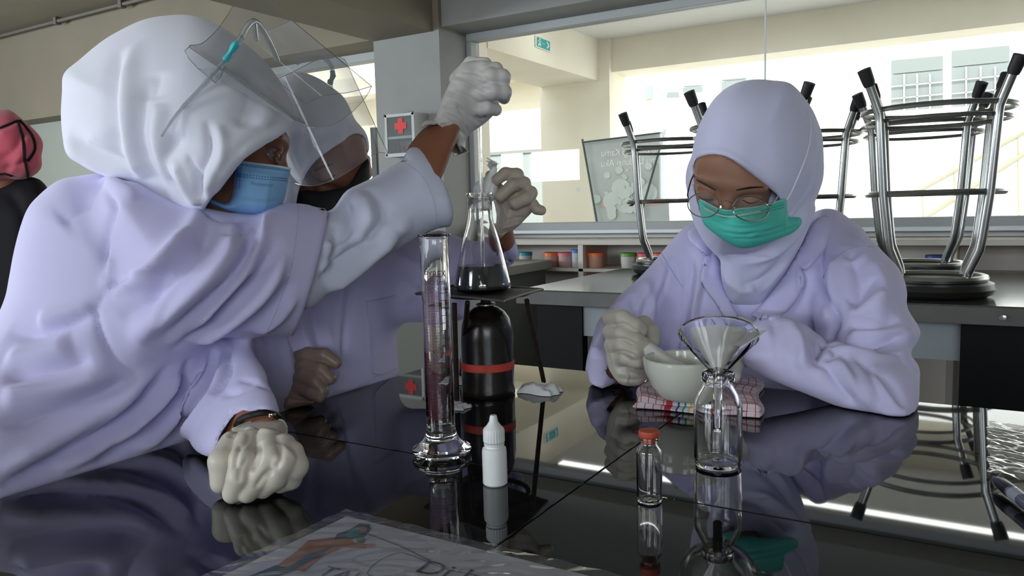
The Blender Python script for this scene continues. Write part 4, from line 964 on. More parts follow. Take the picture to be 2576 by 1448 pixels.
hollow = pillow([(700, 540), (760, 530), (850, 530), (850, 840), (720, 820), (690, 700)], [(800, 600, 1.03), (740, 820, 1.0), (700, 700, .99)], .060, .07)
coatA = Sub(coatA, hollow, .001)
coatA = U(coatA, Sub(lowA, cutlow, .0015), k=.02)
coatA = table_clip(coatA)
flA = [([(262, 470), (285, 520), (268, 580), (262, 650), (270, 727)], .006, -.006, 'v'), ([(270, 727), (245, 765), (236, 774), (242, 800), (256, 846), (297, 917), (345, 946)], .005, -.006, 'v'), ([(280, 640), (268, 690), (272, 725)], .008, .004),
       ([(275, 735), (340, 700), (420, 640), (470, 580)], .012, .006), ([(270, 726), (330, 700), (430, 690)], .007, -.006), ([(240, 775), (180, 810), (100, 840), (20, 835)], .014, -.008), ([(235, 775), (160, 790), (90, 810)], .012, .005)]
# long diagonal folds of the wide sleeve
for (pl, wd, am) in [([(500, 520), (480, 580), (400, 670), (310, 720)], .012, .007), ([(530, 560), (500, 640), (420, 720), (300, 800)], .015, -.010), ([(600, 560), (560, 660), (470, 750), (330, 860)], .014, .010), ([(650, 560), (615, 650), (540, 740), (400, 860)], .013, -.011), ([(675, 530), (640, 640), (570, 740), (430, 870)], .010, .009),
                     ([(700, 600), (640, 700), (540, 800), (430, 890)], .012, -.010), ([(720, 640), (660, 740), (560, 820), (470, 868)], .010, .009), ([(735, 700), (680, 770), (600, 830)], .010, -.008), ([(745, 740), (700, 800), (640, 836)], .008, .006), ([(640, 545), (610, 580), (560, 600)], .010, -.006), ([(500, 530), (560, 550), (610, 545)], .008, -.005),
                     # torso folds running down-left from the armpit
                     ([(345, 946), (250, 1000), (120, 1040), (0, 1075)], .014, -.009), ([(400, 925), (280, 1030), (120, 1120), (0, 1190)], .012, .008), ([(430, 915), (320, 1040), (150, 1150), (0, 1220)], .010, -.011), ([(290, 930), (180, 970), (60, 990), (0, 1000)], .014, .008), ([(460, 910), (390, 1020), (250, 1120), (140, 1180)], .010, .009),
                     ([(480, 900), (430, 1010), (330, 1110), (240, 1160)], .009, -.009), ([(520, 890), (480, 990), (400, 1090), (340, 1130)], .009, .008), ([(550, 880), (510, 980), (450, 1080), (400, 1120)], .008, -.008), ([(580, 880), (545, 980), (490, 1060), (460, 1100)], .008, .007), ([(560, 850), (575, 930), (540, 1000)], .007, -.007),
                     ([(180, 860), (100, 890), (10, 905)], .018, .006), ([(230, 900), (130, 935), (10, 950)], .014, -.006), ([(260, 450), (300, 470), (350, 500)], .010, .006), ([(150, 560), (190, 530), (240, 500)], .03, -.005), ([(640, 960), (600, 985), (560, 990)], .006, -.004), ([(690, 985), (640, 960), (600, 955)], .005, -.003)]:
    flA.append((pl, wd, am))
flA += fan([(520, 560), (640, 600), (735, 640)], [(330, 800), (400, 880), (480, 880)], 7, .0055, .0035, rs=11)+fan([(470, 900), (540, 870)], [(60, 1200), (300, 1150)], 6, .0055, .003, rs=5)+fan([(620, 545), (700, 530)], [(560, 640), (640, 690)], 4, .0055, .003, rs=8)
lo, hi = pillow_bounds(torA, slvA, lowA); lo[2] = max(lo[2], .45); lo[0] = max(lo[0], -1.6)
skinmesh('lab_coat', coatA, lo, hi, .0042, coat_m, g1, flA, 2)
bvA = bvh_of('lab_coat')
ribbon('stitching', bvA, [(749, 512), (745, 590), (730, 680), (700, 770), (668, 845)], .0005, seam_m, g1, dash=.005)
o_coatA = o_bvh['lab_coat']
lo, hi = pillow_bounds(innA)
inn = Sub(innA, cufA, .0012); inn = Sub(inn, pillow([(1000, 420), (1060, 390), (1150, 470), (1135, 560), (1060, 560)], [(1090, 470, 1.098)], .040, .05), .001)
skinmesh('shirt_sleeve', inn, lo, hi, .0036, shirt_m, g1, [([(868, 500), (880, 560), (860, 610)], .010, -.007), ([(905, 480), (930, 560), (900, 620)], .012, .006), ([(960, 560), (880, 640), (800, 700)], .012, -.010), ([(1000, 590), (900, 670), (820, 730)], .010, .009), ([(840, 560), (850, 620), (820, 660)], .010, -.008), ([(1040, 560), (960, 600), (880, 620)], .012, .005), ([(930, 470), (960, 520), (960, 570)], .010, -.004), ([(820, 600), (830, 650), (800, 690)], .007, .006)], 2)
ribbon('stitching', bvh_of('shirt_sleeve'), [(1009, 402), (1060, 440), (1090, 500), (1098, 560)], .0005, seam_m, g1, dash=.004)
# glove of the raised fist
gA = pillow([(1059, 322), (1071, 302), (1094, 298), (1106, 262), (1123, 225), (1146, 184), (1166, 160), (1200, 152), (1235, 160), (1255, 180), (1262, 215), (1258, 250), (1245, 285), (1213, 315), (1190, 330), (1172, 352), (1168, 380), (1150, 385), (1130, 352), (1098, 322)], [(1100, 320, 1.12), (1200, 220, 1.135), (1200, 320, 1.15)], .027, .032)
chA = [[(1165, 190, 1.125, .011), (1215, 172, 1.115, .0105), (1248, 174, 1.118, .0095), (1252, 186, 1.13, .009)], [(1175, 215, 1.12, .011), (1235, 192, 1.108, .0115), (1264, 194, 1.112, .0115), (1266, 210, 1.125, .010)], [(1185, 245, 1.12, .011), (1240, 230, 1.108, .0115), (1268, 232, 1.114, .011), (1268, 246, 1.13, .009)], [(1180, 280, 1.13, .010), (1225, 272, 1.12, .010), (1247, 276, 1.128, .009)], [(1150, 200, 1.16, .012), (1185, 160, 1.165, .0105), (1222, 160, 1.155, .009)]]
gloveA = U(gA, U(*chains(chA), k=.003), k=.008)
edgeA = prismcut([(1000, 330), (1059, 318), (1100, 311), (1128, 332), (1145, 352), (1156, 372), (1164, 388), (1180, 420), (1000, 420)], 3, 0)
gl = Sub(gloveA, edgeA, .001)
fg = [([(1106, 262), (1150, 270), (1195, 300), (1215, 312)], .003, -.0028), ([(1118, 240), (1165, 262), (1215, 290)], .003, .0022), ([(1123, 225), (1170, 240), (1228, 275)], .0035, -.003), ([(1135, 200), (1180, 215), (1235, 250)], .003, .0022), ([(1142, 190), (1190, 200), (1240, 225)], .0025, -.002), ([(1100, 290), (1140, 310), (1175, 345)], .003, -.003), ([(1110, 275), (1150, 290), (1185, 325)], .003, .0025), ([(1150, 265), (1170, 300), (1178, 340)], .0025, -.003), ([(1195, 290), (1210, 300), (1225, 290)], .002, -.003), ([(1075, 305), (1110, 320), (1150, 350)], .003, .002), ([(1160, 180), (1200, 185), (1240, 210)], .0025, -.002)]
skinmesh('glove', gl, *bounds([P(1160, 260, 1.13)], .13), .0015, glovew_m, g1, fg, 1, (.00016, 90, 3))
bv = bvh_of('glove')
ribbon('glove_rim', bv, [(1061, 317), (1080, 310), (1100, 310), (1128, 332), (1145, 352), (1156, 372), (1163, 386)], .0012, glovew_m, g1, off=.0002)
# loose flared cuff hanging below the wrist
mb = MB(); n = 14; vs = []
for i in range(n+1):
    t = i/n; a_ = P(1128+34*t, 350+18*t, 1.115+.05*math.sin(PI*t)); b_ = P(1143+26*t, 394-12*t, 1.112+.06*math.sin(PI*t))
    for k in range(5): q = k/4; vs.append(a_*(1-q)+b_*q+(P(1175, 385, 1.14)-P(1150, 375, 1.14))*(.5*math.sin(PI*q)*(t)))
mb.add(vs, [(i*5+k, i*5+k+1, i*5+k+6, i*5+k+5) for i in range(n) for k in range(4)])
cf = mb.build('glove_cuff', mat('latex_cream', (.60, .54, .42), .4), g1, smooth=True, fixn=False); sm = cf.modifiers.new('s', 'SOLIDIFY'); sm.thickness = .0008
# glove resting on the table
chL = [[(585, 1115, 'z', .845, .0130), (560, 1160, 'z', .834, .0135), (557, 1213, 'z', .814, .0108)], [(628, 1105, 'z', .851, .0135), (610, 1155, 'z', .842, .0125), (602, 1200, 'z', .827, .0115), (586, 1240, 'z', .811, .0100)], [(676, 1108, 'z', .851, .0130), (682, 1148, 'z', .844, .0125), (660, 1190, 'z', .829, .0122), (622, 1238, 'z', .811, .0102)], [(714, 1122, 'z', .848, .0125), (712, 1162, 'z', .839, .0125), (692, 1200, 'z', .824, .0118), (662, 1228, 'z', .812, .0098)], [(734, 1138, 'z', .843, .0118), (742, 1172, 'z', .832, .0125), (730, 1203, 'z', .818, .0108), (706, 1217, 'z', .811, .009)]]
pL = pillow([(584, 1080), (625, 1060), (670, 1052), (709, 1055), (724, 1078), (724, 1100), (745, 1125), (757, 1160), (740, 1190), (680, 1190), (610, 1180), (560, 1150), (572, 1115)], [(650, 1060, .858), (650, 1110, .812), (650, 1170, .792), (730, 1120, .815), (580, 1120, .812)], .021, .03)
gloveL = U(pL, U(*chains(chL), k=.0015), k=.005)
cutL = prismcut([(560, 1000), (575, 1085), (593, 1072), (625, 1060), (670, 1051), (709, 1054), (725, 1040), (760, 1000)], 3, 0)
gfl = [([(627, 1085), (622, 1110), (600, 1130)], .003, -.002), ([(655, 1110), (648, 1150), (632, 1185)], .0035, -.005), ([(700, 1110), (706, 1150), (690, 1180)], .003, -.004), ([(605, 1115), (594, 1150), (590, 1180)], .003, -.004), ([(690, 1110), (720, 1130), (745, 1160)], .003, .002), ([(575, 1100), (600, 1080), (650, 1075)], .003, -.003), ([(585, 1110), (630, 1082), (700, 1085)], .003, .002), ([(600, 1215), (605, 1180), (625, 1150)], .003, -.002), ([(640, 1230), (665, 1195), (690, 1180)], .003, -.003)]
skinmesh('glove', Sub(gloveL, cutL, .001), *bounds([P(650, 1150, .81)], .12), .0014, glove_m, g1, gfl, 1, (.00016, 90, 8))
bv = bvh_of('glove'); ribbon('glove_rim', bv, [(585, 1080), (625, 1062), (670, 1054), (709, 1057), (722, 1076)], .0013, glove_m, g1, off=.0002)
# bracelet
wA = P(640, 1052, .862); mb = MB(); br = [P(598, 1062, .845), P(612, 1050, .838), P(640, 1041, .834), P(670, 1037, .838), P(697, 1046, .85), P(700, 1060, .87), P(650, 1066, .89), P(600, 1072, .87)]
mb.tube(list(catmull(br, 6, True))+[br[0]], .0035, 8); mb.build('bracelet', mat('bracelet_black', (.01, .008, .008), .5), g1, smooth=True)
MB().lathe([(.0001, -.002), (.004, -.002), (.0045, 0), (.004, .002), (.0001, .002)], P(684, 1043, .838), 16).build('bracelet_bead', mat('bead', (.5, .35, .3), .2, metal=1), g1, smooth=True)
# mask
mkA = pillow([(596, 405), (640, 412), (690, 418), (729, 424), (727, 445), (722, 470), (716, 500), (700, 525), (670, 540), (610, 540), (540, 520), (520, 512), (530, 496), (565, 512), (582, 500), (586, 470), (588, 440)], [(600, 420, .963), (660, 430, .960), (725, 430, .995), (660, 500, .955), (560, 520, .965), (715, 500, .99)], .030, .022, 2)
mfl = [([(590, 418), (640, 424), (727, 434)], .0022, .0022), ([(588, 440), (640, 446), (722, 452)], .0018, -.0016), ([(588, 462), (650, 466), (720, 470)], .0018, .0012), ([(588, 500), (640, 508), (712, 505)], .003, -.0016), ([(680, 435), (672, 480), (668, 530)], .004, .002), ([(588, 420), (586, 460), (590, 500)], .0022, -.0014)]
skinmesh('face_mask', mkA, *pillow_bounds(mkA), .0016, maskb_m, g1, mfl, 1)
bv = bvh_of('face_mask')
for pl in ([(600, 412), (650, 421), (700, 427), (726, 430)], [(596, 437), (650, 443), (700, 447), (722, 449)], [(596, 443), (650, 449), (700, 453), (722, 455)], [(602, 412), (597, 440), (595, 475)], [(610, 412), (604, 440), (602, 475)]): ribbon('mask_stitch', bv, pl, .0007, mat('mask_stitch_blue', (.10, .22, .42), .8), g1, dash=.0035, off=.0003)
ribbon('mask_edge', bv, [(598, 407), (650, 414), (700, 420), (728, 425)], .0022, maskw_m, g1, off=.0)
def on_surface(bvh, x, y, k=.0004):
    h_ = hit(bvh, x, y); h_ = P(x, y, .93) if h_ is None else h_; return tuple(h_+nrm(CAM-h_)*k)
text_obj('lettering', 'Protector', lambda x, y: on_surface(bv, 631+x*14.2, 466+x*1.0-y*15), mat('print_mask_blue', (.12, .24, .45), .7), g1)
MB().tube([P(598, 410, .938), P(585, 405, .935), P(572, 398, .94)], .0012, 8).build('ear_loop', maskw_m, g1, smooth=True)
# headscarf
A_hj = [(160, 185), (200, 150), (250, 108), (300, 77), (365, 48), (440, 37), (500, 42), (560, 68), (620, 112), (670, 158), (712, 215), (734, 262), (740, 312), (760, 400), (740, 470), (640, 520), (560, 560), (480, 560), (400, 520), (330, 470), (235, 432), (200, 412), (170, 392), (158, 350), (153, 290), (156, 230)]
hjA = pillow(A_hj, [(300, 200, 1.0), (200, 350, 1.0), (560, 200, .99), (560, 400, .975), (700, 300, 1.0), (400, 500, .97)], .115, .135, 3)
capA = prismcut([(741, 300), (737, 312), (700, 338), (650, 372), (606, 402), (580, 440), (552, 480), (520, 517), (500, 640), (900, 640), (900, 300)], [(540, 520, .99), (600, 420, 1.02), (700, 340, 1.06), (740, 312, 1.10), (800, 500, 1.12)], 2)
hA = Sub(hjA, capA, .003)
flh = [([(330, 110), (318, 250), (330, 380), (370, 450)], .018, .009), ([(300, 120), (285, 260), (300, 400)], .016, -.008), ([(370, 200), (350, 330), (380, 440), (430, 490)], .016, -.009), ([(410, 260), (395, 340), (430, 460)], .014, .008), ([(400, 180), (380, 250)], .016, -.006), ([(470, 330), (420, 390), (430, 470), (480, 510)], .010, -.009), ([(520, 300), (530, 380), (500, 450), (508, 512)], .008, -.008), ([(545, 310), (555, 380), (530, 440), (510, 500)], .008, .007), ([(735, 318), (650, 350), (590, 400), (540, 470)], .008, .006), ([(700, 270), (640, 330), (580, 370), (540, 430)], .012, .006), ([(710, 300), (640, 345), (585, 390)], .006, -.004), ([(640, 180), (625, 260), (600, 320)], .014, -.006), ([(680, 220), (670, 280), (640, 320)], .012, .004), ([(160, 360), (240, 410), (330, 440)], .014, .007), ([(175, 340), (250, 385), (340, 415)], .014, -.008), ([(440, 400), (470, 480), (500, 515)], .007, .007), ([(470, 390), (495, 450), (505, 500)], .006, -.007)]
lo, hi = pillow_bounds(hjA)
skinmesh('headscarf', hA, lo, hi, .0032, hijab_m, g1, flh, 2)
# body under the clothes (one continuous figure)
sh = P(300, 560, .98); el = P(720, 660, 1.0); wr = P(1075, 405, 1.10); hd = P(1180, 240, 1.135)
el2 = P(560, 900, 1.02); wr2 = P(640, 1060, .862); hd2 = P(660, 1130, .805)
bodyA = U(headA, rcone(hp(frA, 0, -.06, -.01), P(430, 520, 1.0), .052, .055), rcone(P(420, 520, 1.0), P(260, 560, 1.0), .055, .06), rcone(P(300, 600, 1.0), P(60, 1200, 1.02), .085, .10), k=.03)
armA = U(rcone(P(330, 560, .99), el, .045, .036), rcone(el, P(1030, 440, 1.092), .034, .0315), rcone(P(1030, 440, 1.092), P(1105, 352, 1.112), .0315, .0255), rcone(P(1105, 352, 1.112), P(1180, 250, 1.135), .022, .018), k=.015)
armA2 = U(rcone(P(330, 620, 1.0), el2, .045, .034), rcone(el2, P(620, 1060, .868), .034, .026), rcone(P(620, 1060, .868), P(655, 1125, .808), .024, .014), k=.012)
fA = U(*chains(chA, .005), k=.002); fL = U(*chains(chL, .0055), k=.002)
wrA = pillow([(1000, 480), (1015, 400), (1031, 363), (1065, 323), (1105, 304), (1150, 300), (1156, 330), (1150, 352), (1136, 386), (1112, 446), (1080, 500), (1040, 510)], [(1030, 440, 1.095), (1110, 350, 1.115), (1140, 310, 1.125)], .029, .036)
wrL = pillow([(560, 1100), (575, 1060), (600, 1030), (650, 1015), (700, 1030), (706, 1062), (700, 1090), (640, 1110), (585, 1105)], [(600, 1050, .875), (690, 1050, .865)], .028, .03)
bodyA = U(bodyA, armA, armA2, k=.02); bodyA = U(bodyA, wrA, wrL, k=.004); bodyA = U(bodyA, fA, fL, k=.006)
cover = U(torA, slvA, k=.02); capA_ = Int(capA, ell(frA[0], (.13, .13, .14)), .001)
okA = U(inset(cover, .022), inset(innA, .018), inset(Sub(lowA, cutlow, .001), .020), inset(hjA, .015), inset(gloveA, .005), inset(gloveL, .007), wrA, wrL, capA_, k=0)
bodyA = Int(bodyA, okA, .001); bodyA = Sub(bodyA, prismcut([(742, 408), (727, 426), (722, 445), (718, 470), (710, 500), (690, 540), (900, 540), (900, 400)], 1.2, 0), .001)
bodyA = table_clip(bodyA)
lo, hi = bounds([P(60, 1200, 1.0), P(1290, 150, 1.15), P(660, 1240, .8), P(700, 100, 1.05), P(250, 600, 1.1)], .10)
skinmesh('body', bodyA, lo, hi, .0040, skin_m, g1, [([(708, 362), (690, 358), (672, 372)], .003, .0012)], 1)
bv = bvh_of('body')
ribbon('eyebrow', bv, [(650, 362), (678, 346), (708, 342)], [.0005, .0018, .0008], dark_m, g1, off=.0002)
eyeA = hp(frA, -.0, 0, 0)
# the eye that shows
for sx in (-1, 1):
    pt_ = hp(frA, sx*.032, .001, .0775)
    x_, y_, D_ = proj(pt_[None]);
    if sx*1: pass
nearx = min((-1, 1), key=lambda q: np.linalg.norm(hp(frA, q*.032, .001, .0775)-CAM))
ec = hp(frA, nearx*.0345, .001, .0670)
scl = mat('eye_white', (.28, .22, .20), .15, spec=.7)
eo = MB().lathe([(.0001, .0133), (.003, .0131), (.006, .012), (.009, .0098), (.0115, .0068), (.0132, .002), (.0135, -.002), (.0001, -.0133)], ec, 28, nrm(R @ np.array([.93, .10, .10]))).build('eye', scl, g1, smooth=True)
MB().lathe([(.0001, .0142), (.003, .0138), (.0058, .0126), (.006, .0118), (.0001, .0118)], ec, 24, nrm(R @ np.array([.93, .10, .10]))).build('iris', mat('iris_dark', (.012, .008, .006), .08, spec=.8), eo, smooth=True)
lidm = skin_m
for y0, y1, r_ in ((.0055, .0072, .0034), (-.0068, -.0062, .0030)):
    pts_ = [hp(frA, nearx*(.0345+dx), yy, .0670+math.sqrt(max(.00001, .0147**2-dx*dx-yy*yy))) for dx, yy in ((-.0125, y0*.2), (-.007, y0*.9), (0, y1), (.007, y0), (.0125, y0*.2))]
    MB().tube(catmull(pts_, 5), r_, 8).build('eyelid', lidm, g1, smooth=True)
    if y0 > 0: MB().tube(catmull([p+nrm(CAM-p)*.0010+frA[3]*.0014 for p in pts_], 5), .0009, 6).build('eyelashes', dark_m, g1, smooth=True)
# lifted face shield
shl = thin_mat('shield_plastic', (.90, .91, .92), .05, 1.3, haze=.11, hazecol=(.75, .78, .82))
def shield(name, arc, v, par, m=shl, per=8, tw_=None):
    a_ = catmull([P(*q) for q in arc], per); n = len(a_); ny = 16; vs = []
    for j in range(ny+1):
        for i in range(n): vs.append(a_[i]+v*(j/ny)+(tw_*(j/ny)*(1-i/(n-1)) if tw_ is not None else 0))
    o = MB().add(vs, [(j*n+i, j*n+i+1, (j+1)*n+i+1, (j+1)*n+i) for j in range(ny) for i in range(n-1)]).build(name, m, par, smooth=True, fixn=False)
    e_ = mat('shield_edge', (.25, .26, .27), .2, spec=.8)
    for ln in (vs[:n], vs[-n:], vs[::n], vs[n-1::n]): MB().tube(ln, .00045, 5).build('shield_edge', e_, o, smooth=True)
    return o
fs_ = empty('face_shield', P(650, 150, .95), 'clear plastic face shield pushed up over the headscarf of the left person', 'face shield', 'clear face shields')
arcA = [(742, 305, .885), (800, 322, .93), (860, 303, .985), (912, 255, 1.05), (935, 217, 1.10)]
vA = P(475, 118, .86)-P(742, 305, .885)
vF = P(600, -60, 1.07)-P(935, 217, 1.10)
shield('visor', arcA, vF, fs_, tw_=vA-vF)
shield('visor_flap', [(935, 217, 1.10), (880, 232, 1.135), (815, 241, 1.15), (770, 262, 1.14)], vF*.6, fs_)
so_ = [(475, 118), (465, 128), (474, 146), (498, 172), (542, 208), (556, 192), (566, 168), (600, 198), (680, 254), (742, 305)]
sv = [P(x, y, .872+.00004*(x-475)) for x, y in so_]
MB().add(sv, [tuple(range(len(sv)))]).build('side_flap', shl, fs_, fixn=False); MB().tube(sv, .00045, 5).build('shield_edge', mat('shield_edge'), fs_, smooth=True)
tealm = mat('clip_teal', (.05, .55, .62), .4, spec=.5)
frm = thin_mat('clear_temple', (.82, .85, .86), .05, 3.0, haze=.22, hazecol=(.7, .75, .78))
MB().tube(catmull([P(610, 90, .868), P(590, 122, .868), P(565, 155, .868), P(505, 222, .868), (P(455, 275, .865)), P(425, 315, .86), P(407, 343, .86)], 6), [.0062]*12+[.0055]*6+[.0045]*6+[.0035]*6+[.0028]*7, 10, flat=.5).build('temple_arm', frm, fs_, smooth=True)
MB().tube(catmull([P(608, 95, .866), P(622, 68, .87), P(640, 54, .88), P(660, 75, .90), P(682, 115, .93), P(697, 150, .95)], 6), .0035, 10).build('brow_frame', frm, fs_, smooth=True)
MB().tube(catmull([P(640, 56, .88), P(642, 80, .89), P(645, 100, .90)], 6), .003, 8).build('nose_frame', frm, fs_, smooth=True)
mb = MB(); mb.tube([P(596, 104, .861), P(593, 112, .861), P(588, 120, .861), P(580, 132, .861), P(574, 140, .861), P(570, 147, .861), P(566, 153, .861)], [.003, .0068, .0068, .0045, .0045, .0062, .006], 14, flat=.6); mb.build('clip', tealm, fs_, smooth=True)

# ------------------------------------------------------------ girl 2 (behind)
g2 = empty('person', (-1.15, 1.1, 0), 'person behind in white headscarf, purple-shaded lab coat and black mask, bending over the flask', 'person', 'students in lab coats')
frB = headframe(P(808, 395, 1.29), (.52, .68, -.38), (.45, -.62, -.62))
headB = head_sdf(frB, True)
B_hj = [(640, 330), (660, 240), (700, 195), (750, 180), (800, 196), (834, 219), (861, 240), (879, 268), (893, 300), (914, 324), (925, 345), (929, 374), (926, 401), (940, 470), (900, 560), (740, 600), (640, 560), (620, 450)]
hjB = pillow(B_hj, [(780, 300, 1.27), (700, 450, 1.25), (880, 330, 1.27), (800, 500, 1.26)], .100, .11, 3)
capB = prismcut([(912, 341), (894, 337), (870, 346), (834, 370), (797, 398), (767, 437), (752, 474), (746, 510), (740, 640), (960, 640), (960, 400), (926, 395), (920, 360)], [(760, 480, 1.24), (850, 380, 1.25), (915, 380, 1.27), (850, 500, 1.31)], 2)
lo, hi = pillow_bounds(hjB)
skinmesh('headscarf', Sub(hjB, capB, .003), lo, hi, .0035, hijab_m, g2, [([(890, 336), (830, 366), (780, 410), (752, 470)], .008, .004), ([(870, 290), (800, 350), (755, 420), (735, 500)], .014, -.006), ([(730, 330), (735, 420), (725, 500)], .014, .007), ([(760, 300), (745, 380), (742, 440)], .012, -.006), ([(905, 330), (920, 350), (924, 380)], .004, .002)], 2)
mkB = pillow([(752, 480), (800, 482), (850, 473), (878, 463), (900, 428), (926, 396), (930, 430), (925, 470), (880, 560), (800, 580), (750, 560)], [(760, 500, 1.215), (850, 500, 1.195), (920, 430, 1.24), (820, 560, 1.22)], .02, .03, 2)
skinmesh('face_mask', mkB, *pillow_bounds(mkB), .0022, mat('mask_black', (.012, .011, .011), .75), g2, [], 1)
B_tor = [(700, 540), (800, 520), (900, 560), (960, 600), (990, 640), (996, 700), (997, 780), (999, 880), (1004, 950), (1004, 1060), (800, 1140), (560, 1100), (560, 900), (600, 700)]
torB = pillow(B_tor, [(690, 1045, 1.19), (850, 995, 1.29), (1003, 947, 1.41), (950, 700, 1.36), (800, 560, 1.30), (680, 800, 1.26), (800, 1100, 1.32)], .11, .08)
B_arm = [(900, 600), (960, 590), (1014, 600), (1060, 588), (1110, 579), (1160, 598), (1200, 604), (1240, 590), (1290, 586), (1330, 600), (1340, 660), (1290, 672), (1250, 680), (1225, 710), (1190, 730), (1172, 770), (1166, 802), (1130, 806), (1000, 808), (920, 760)]
armBs = pillow(B_arm, [(950, 680, 1.36), (1100, 680, 1.37), (1250, 630, 1.31), (1150, 780, 1.36)], .048, .05, 3)
cutB = prismcut([(1275, 560), (1288, 588), (1300, 612), (1304, 640), (1296, 660), (1284, 668), (1285, 720), (1400, 720), (1400, 560)], 3, 0)
coatB = U(torB, Sub(armBs, cutB, .0012), k=.03); coatB = Sub(coatB, pillow([(1255, 600), (1290, 595), (1320, 620), (1310, 655), (1260, 665)], [(1290, 630, 1.305)], .03, .03), .001)
coatB = table_clip(coatB)
fb_ = fan([(620, 700), (700, 650), (800, 640)], [(700, 1000), (800, 980), (860, 960)], 6, .010, .006, rs=4)+[([(905, 560), (880, 750), (850, 980)], .006, -.006), ([(870, 640), (850, 820), (845, 990)], .005, .004), ([(930, 750), (960, 748), (992, 740)], .003, .002, 'f'), ([(925, 760), (930, 850), (935, 920), (950, 940), (985, 930)], .003, .003), ([(980, 620), (1040, 660), (1120, 680)], .012, -.006), ([(1010, 760), (1080, 700), (1160, 690)], .012, .006), ([(1160, 600), (1180, 650), (1160, 720)], .010, -.006), ([(1240, 600), (1270, 640), (1280, 670)], .006, -.003), ([(1000, 700), (1080, 740), (1150, 740)], .010, -.005)]
lo, hi = pillow_bounds(torB, armBs); lo[2] = max(lo[2], .5)
skinmesh('lab_coat', coatB, lo, hi, .0045, coat_m, g2, fb_, 2)
bvB = bvh_of('lab_coat'); ribbon('pocket_seam', bvB, [(922, 758), (930, 850), (934, 920), (952, 942), (1000, 925)], .0006, seam_m, g2); ribbon('pocket_seam', bvB, [(922, 758), (960, 750), (994, 742)], .0006, seam_m, g2)
# raised hand of girl 2 holding the cotton
chB = [[(1296, 470, 1.215, .012), (1300, 440, 1.20, .0105), (1272, 436, 1.195, .0095), (1250, 452, 1.195, .0085)], [(1310, 490, 1.215, .011), (1318, 462, 1.20, .0105), (1290, 465, 1.19, .0098), (1258, 494, 1.188, .0088)], [(1322, 508, 1.215, .011), (1335, 485, 1.20, .0102), (1322, 500, 1.19, .0095), (1294, 512, 1.185, .0095)], [(1320, 528, 1.215, .010), (1340, 514, 1.205, .0085), (1350, 526, 1.20, .0078), (1362, 529, 1.20, .0075)], [(1268, 520, 1.225, .013), (1250, 475, 1.235, .0105), (1233, 442, 1.235, .0085)]]
pB = pillow([(1256, 500), (1270, 470), (1300, 450), (1325, 470), (1335, 510), (1325, 545), (1300, 572), (1272, 588), (1255, 600), (1248, 560)], [(1290, 520, 1.222)], .022, .028)
gB = U(pB, U(*chains(chB), k=.0025), k=.007)
skinmesh('glove', gB, *bounds([P(1295, 510, 1.21)], .075), .0014, mat('latex_backlit', (.50, .43, .35), .45, sss=.05), g2, [([(1262, 560), (1290, 550), (1320, 545)], .0025, -.002), ([(1258, 575), (1285, 568), (1310, 560)], .002, .002), ([(1270, 500), (1290, 530), (1300, 560)], .003, -.002), ([(1300, 470), (1312, 480), (1330, 478)], .002, -.002), ([(1256, 520), (1275, 545), (1280, 580)], .003, .002)], 1, (.00016, 90, 5))
ribbon('glove_rim', bvh_of('glove'), [(1250, 585), (1262, 590), (1274, 583)], .0012, glove_m, g2)
MB().tube(catmull([P(1254, 604, 1.25), P(1262, 612, 1.245), P(1268, 625, 1.25), P(1262, 640, 1.27)], 6), .0015, 8).build('bracelet', mat('bead_rust', (.20, .05, .03), .4), g2, smooth=True)
# resting hand of girl 2
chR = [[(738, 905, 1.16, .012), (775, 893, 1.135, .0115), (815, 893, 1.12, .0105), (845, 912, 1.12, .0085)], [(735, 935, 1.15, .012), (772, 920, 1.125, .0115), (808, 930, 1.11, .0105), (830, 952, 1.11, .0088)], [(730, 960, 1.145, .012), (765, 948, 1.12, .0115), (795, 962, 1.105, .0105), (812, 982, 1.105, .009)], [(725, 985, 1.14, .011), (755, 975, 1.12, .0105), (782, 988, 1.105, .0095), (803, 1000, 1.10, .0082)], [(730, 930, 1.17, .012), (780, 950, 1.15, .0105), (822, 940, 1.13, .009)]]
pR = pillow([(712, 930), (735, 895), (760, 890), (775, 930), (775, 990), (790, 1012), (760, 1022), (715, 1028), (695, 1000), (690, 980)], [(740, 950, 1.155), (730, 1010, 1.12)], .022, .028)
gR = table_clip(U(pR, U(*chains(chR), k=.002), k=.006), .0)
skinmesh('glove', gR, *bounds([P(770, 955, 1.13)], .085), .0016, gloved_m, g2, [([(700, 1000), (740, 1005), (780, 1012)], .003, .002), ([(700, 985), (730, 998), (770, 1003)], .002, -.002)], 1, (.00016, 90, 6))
bodyB = U(headB, rcone(hp(frB, 0, -.05, -.02), P(700, 620, 1.33), .05, .05), rcone(P(720, 600, 1.33), P(860, 640, 1.38), .055, .055), rcone(P(770, 680, 1.35), P(780, 1100, 1.36), .08, .09), rcone(P(880, 640, 1.38), P(1120, 740, 1.37), .036, .032), rcone(P(1120, 740, 1.37), P(1262, 610, 1.275), .031, .0235), rcone(P(1262, 610, 1.27), P(1292, 530, 1.222), .021, .016), rcone(P(700, 680, 1.33), P(620, 960, 1.22), .036, .030), rcone(P(620, 960, 1.22), P(735, 990, 1.15), .028, .016), k=.02)
okB = U(inset(U(torB, Sub(armBs, cutB, .001), k=.03), .014), inset(hjB, .012), inset(gB, .0045), inset(gR, .0045), rcone(P(1266, 604, 1.262), P(1262, 585, 1.25), .019, .019), Int(capB, ell(frB[0], (.13, .13, .14)), .001), k=0)
bodyB = table_clip(U(bodyB, U(*chains(chB, .005), k=.002), U(*chains(chR, .005), k=.002), k=.006))
bodyB = Int(bodyB, okB, .001)
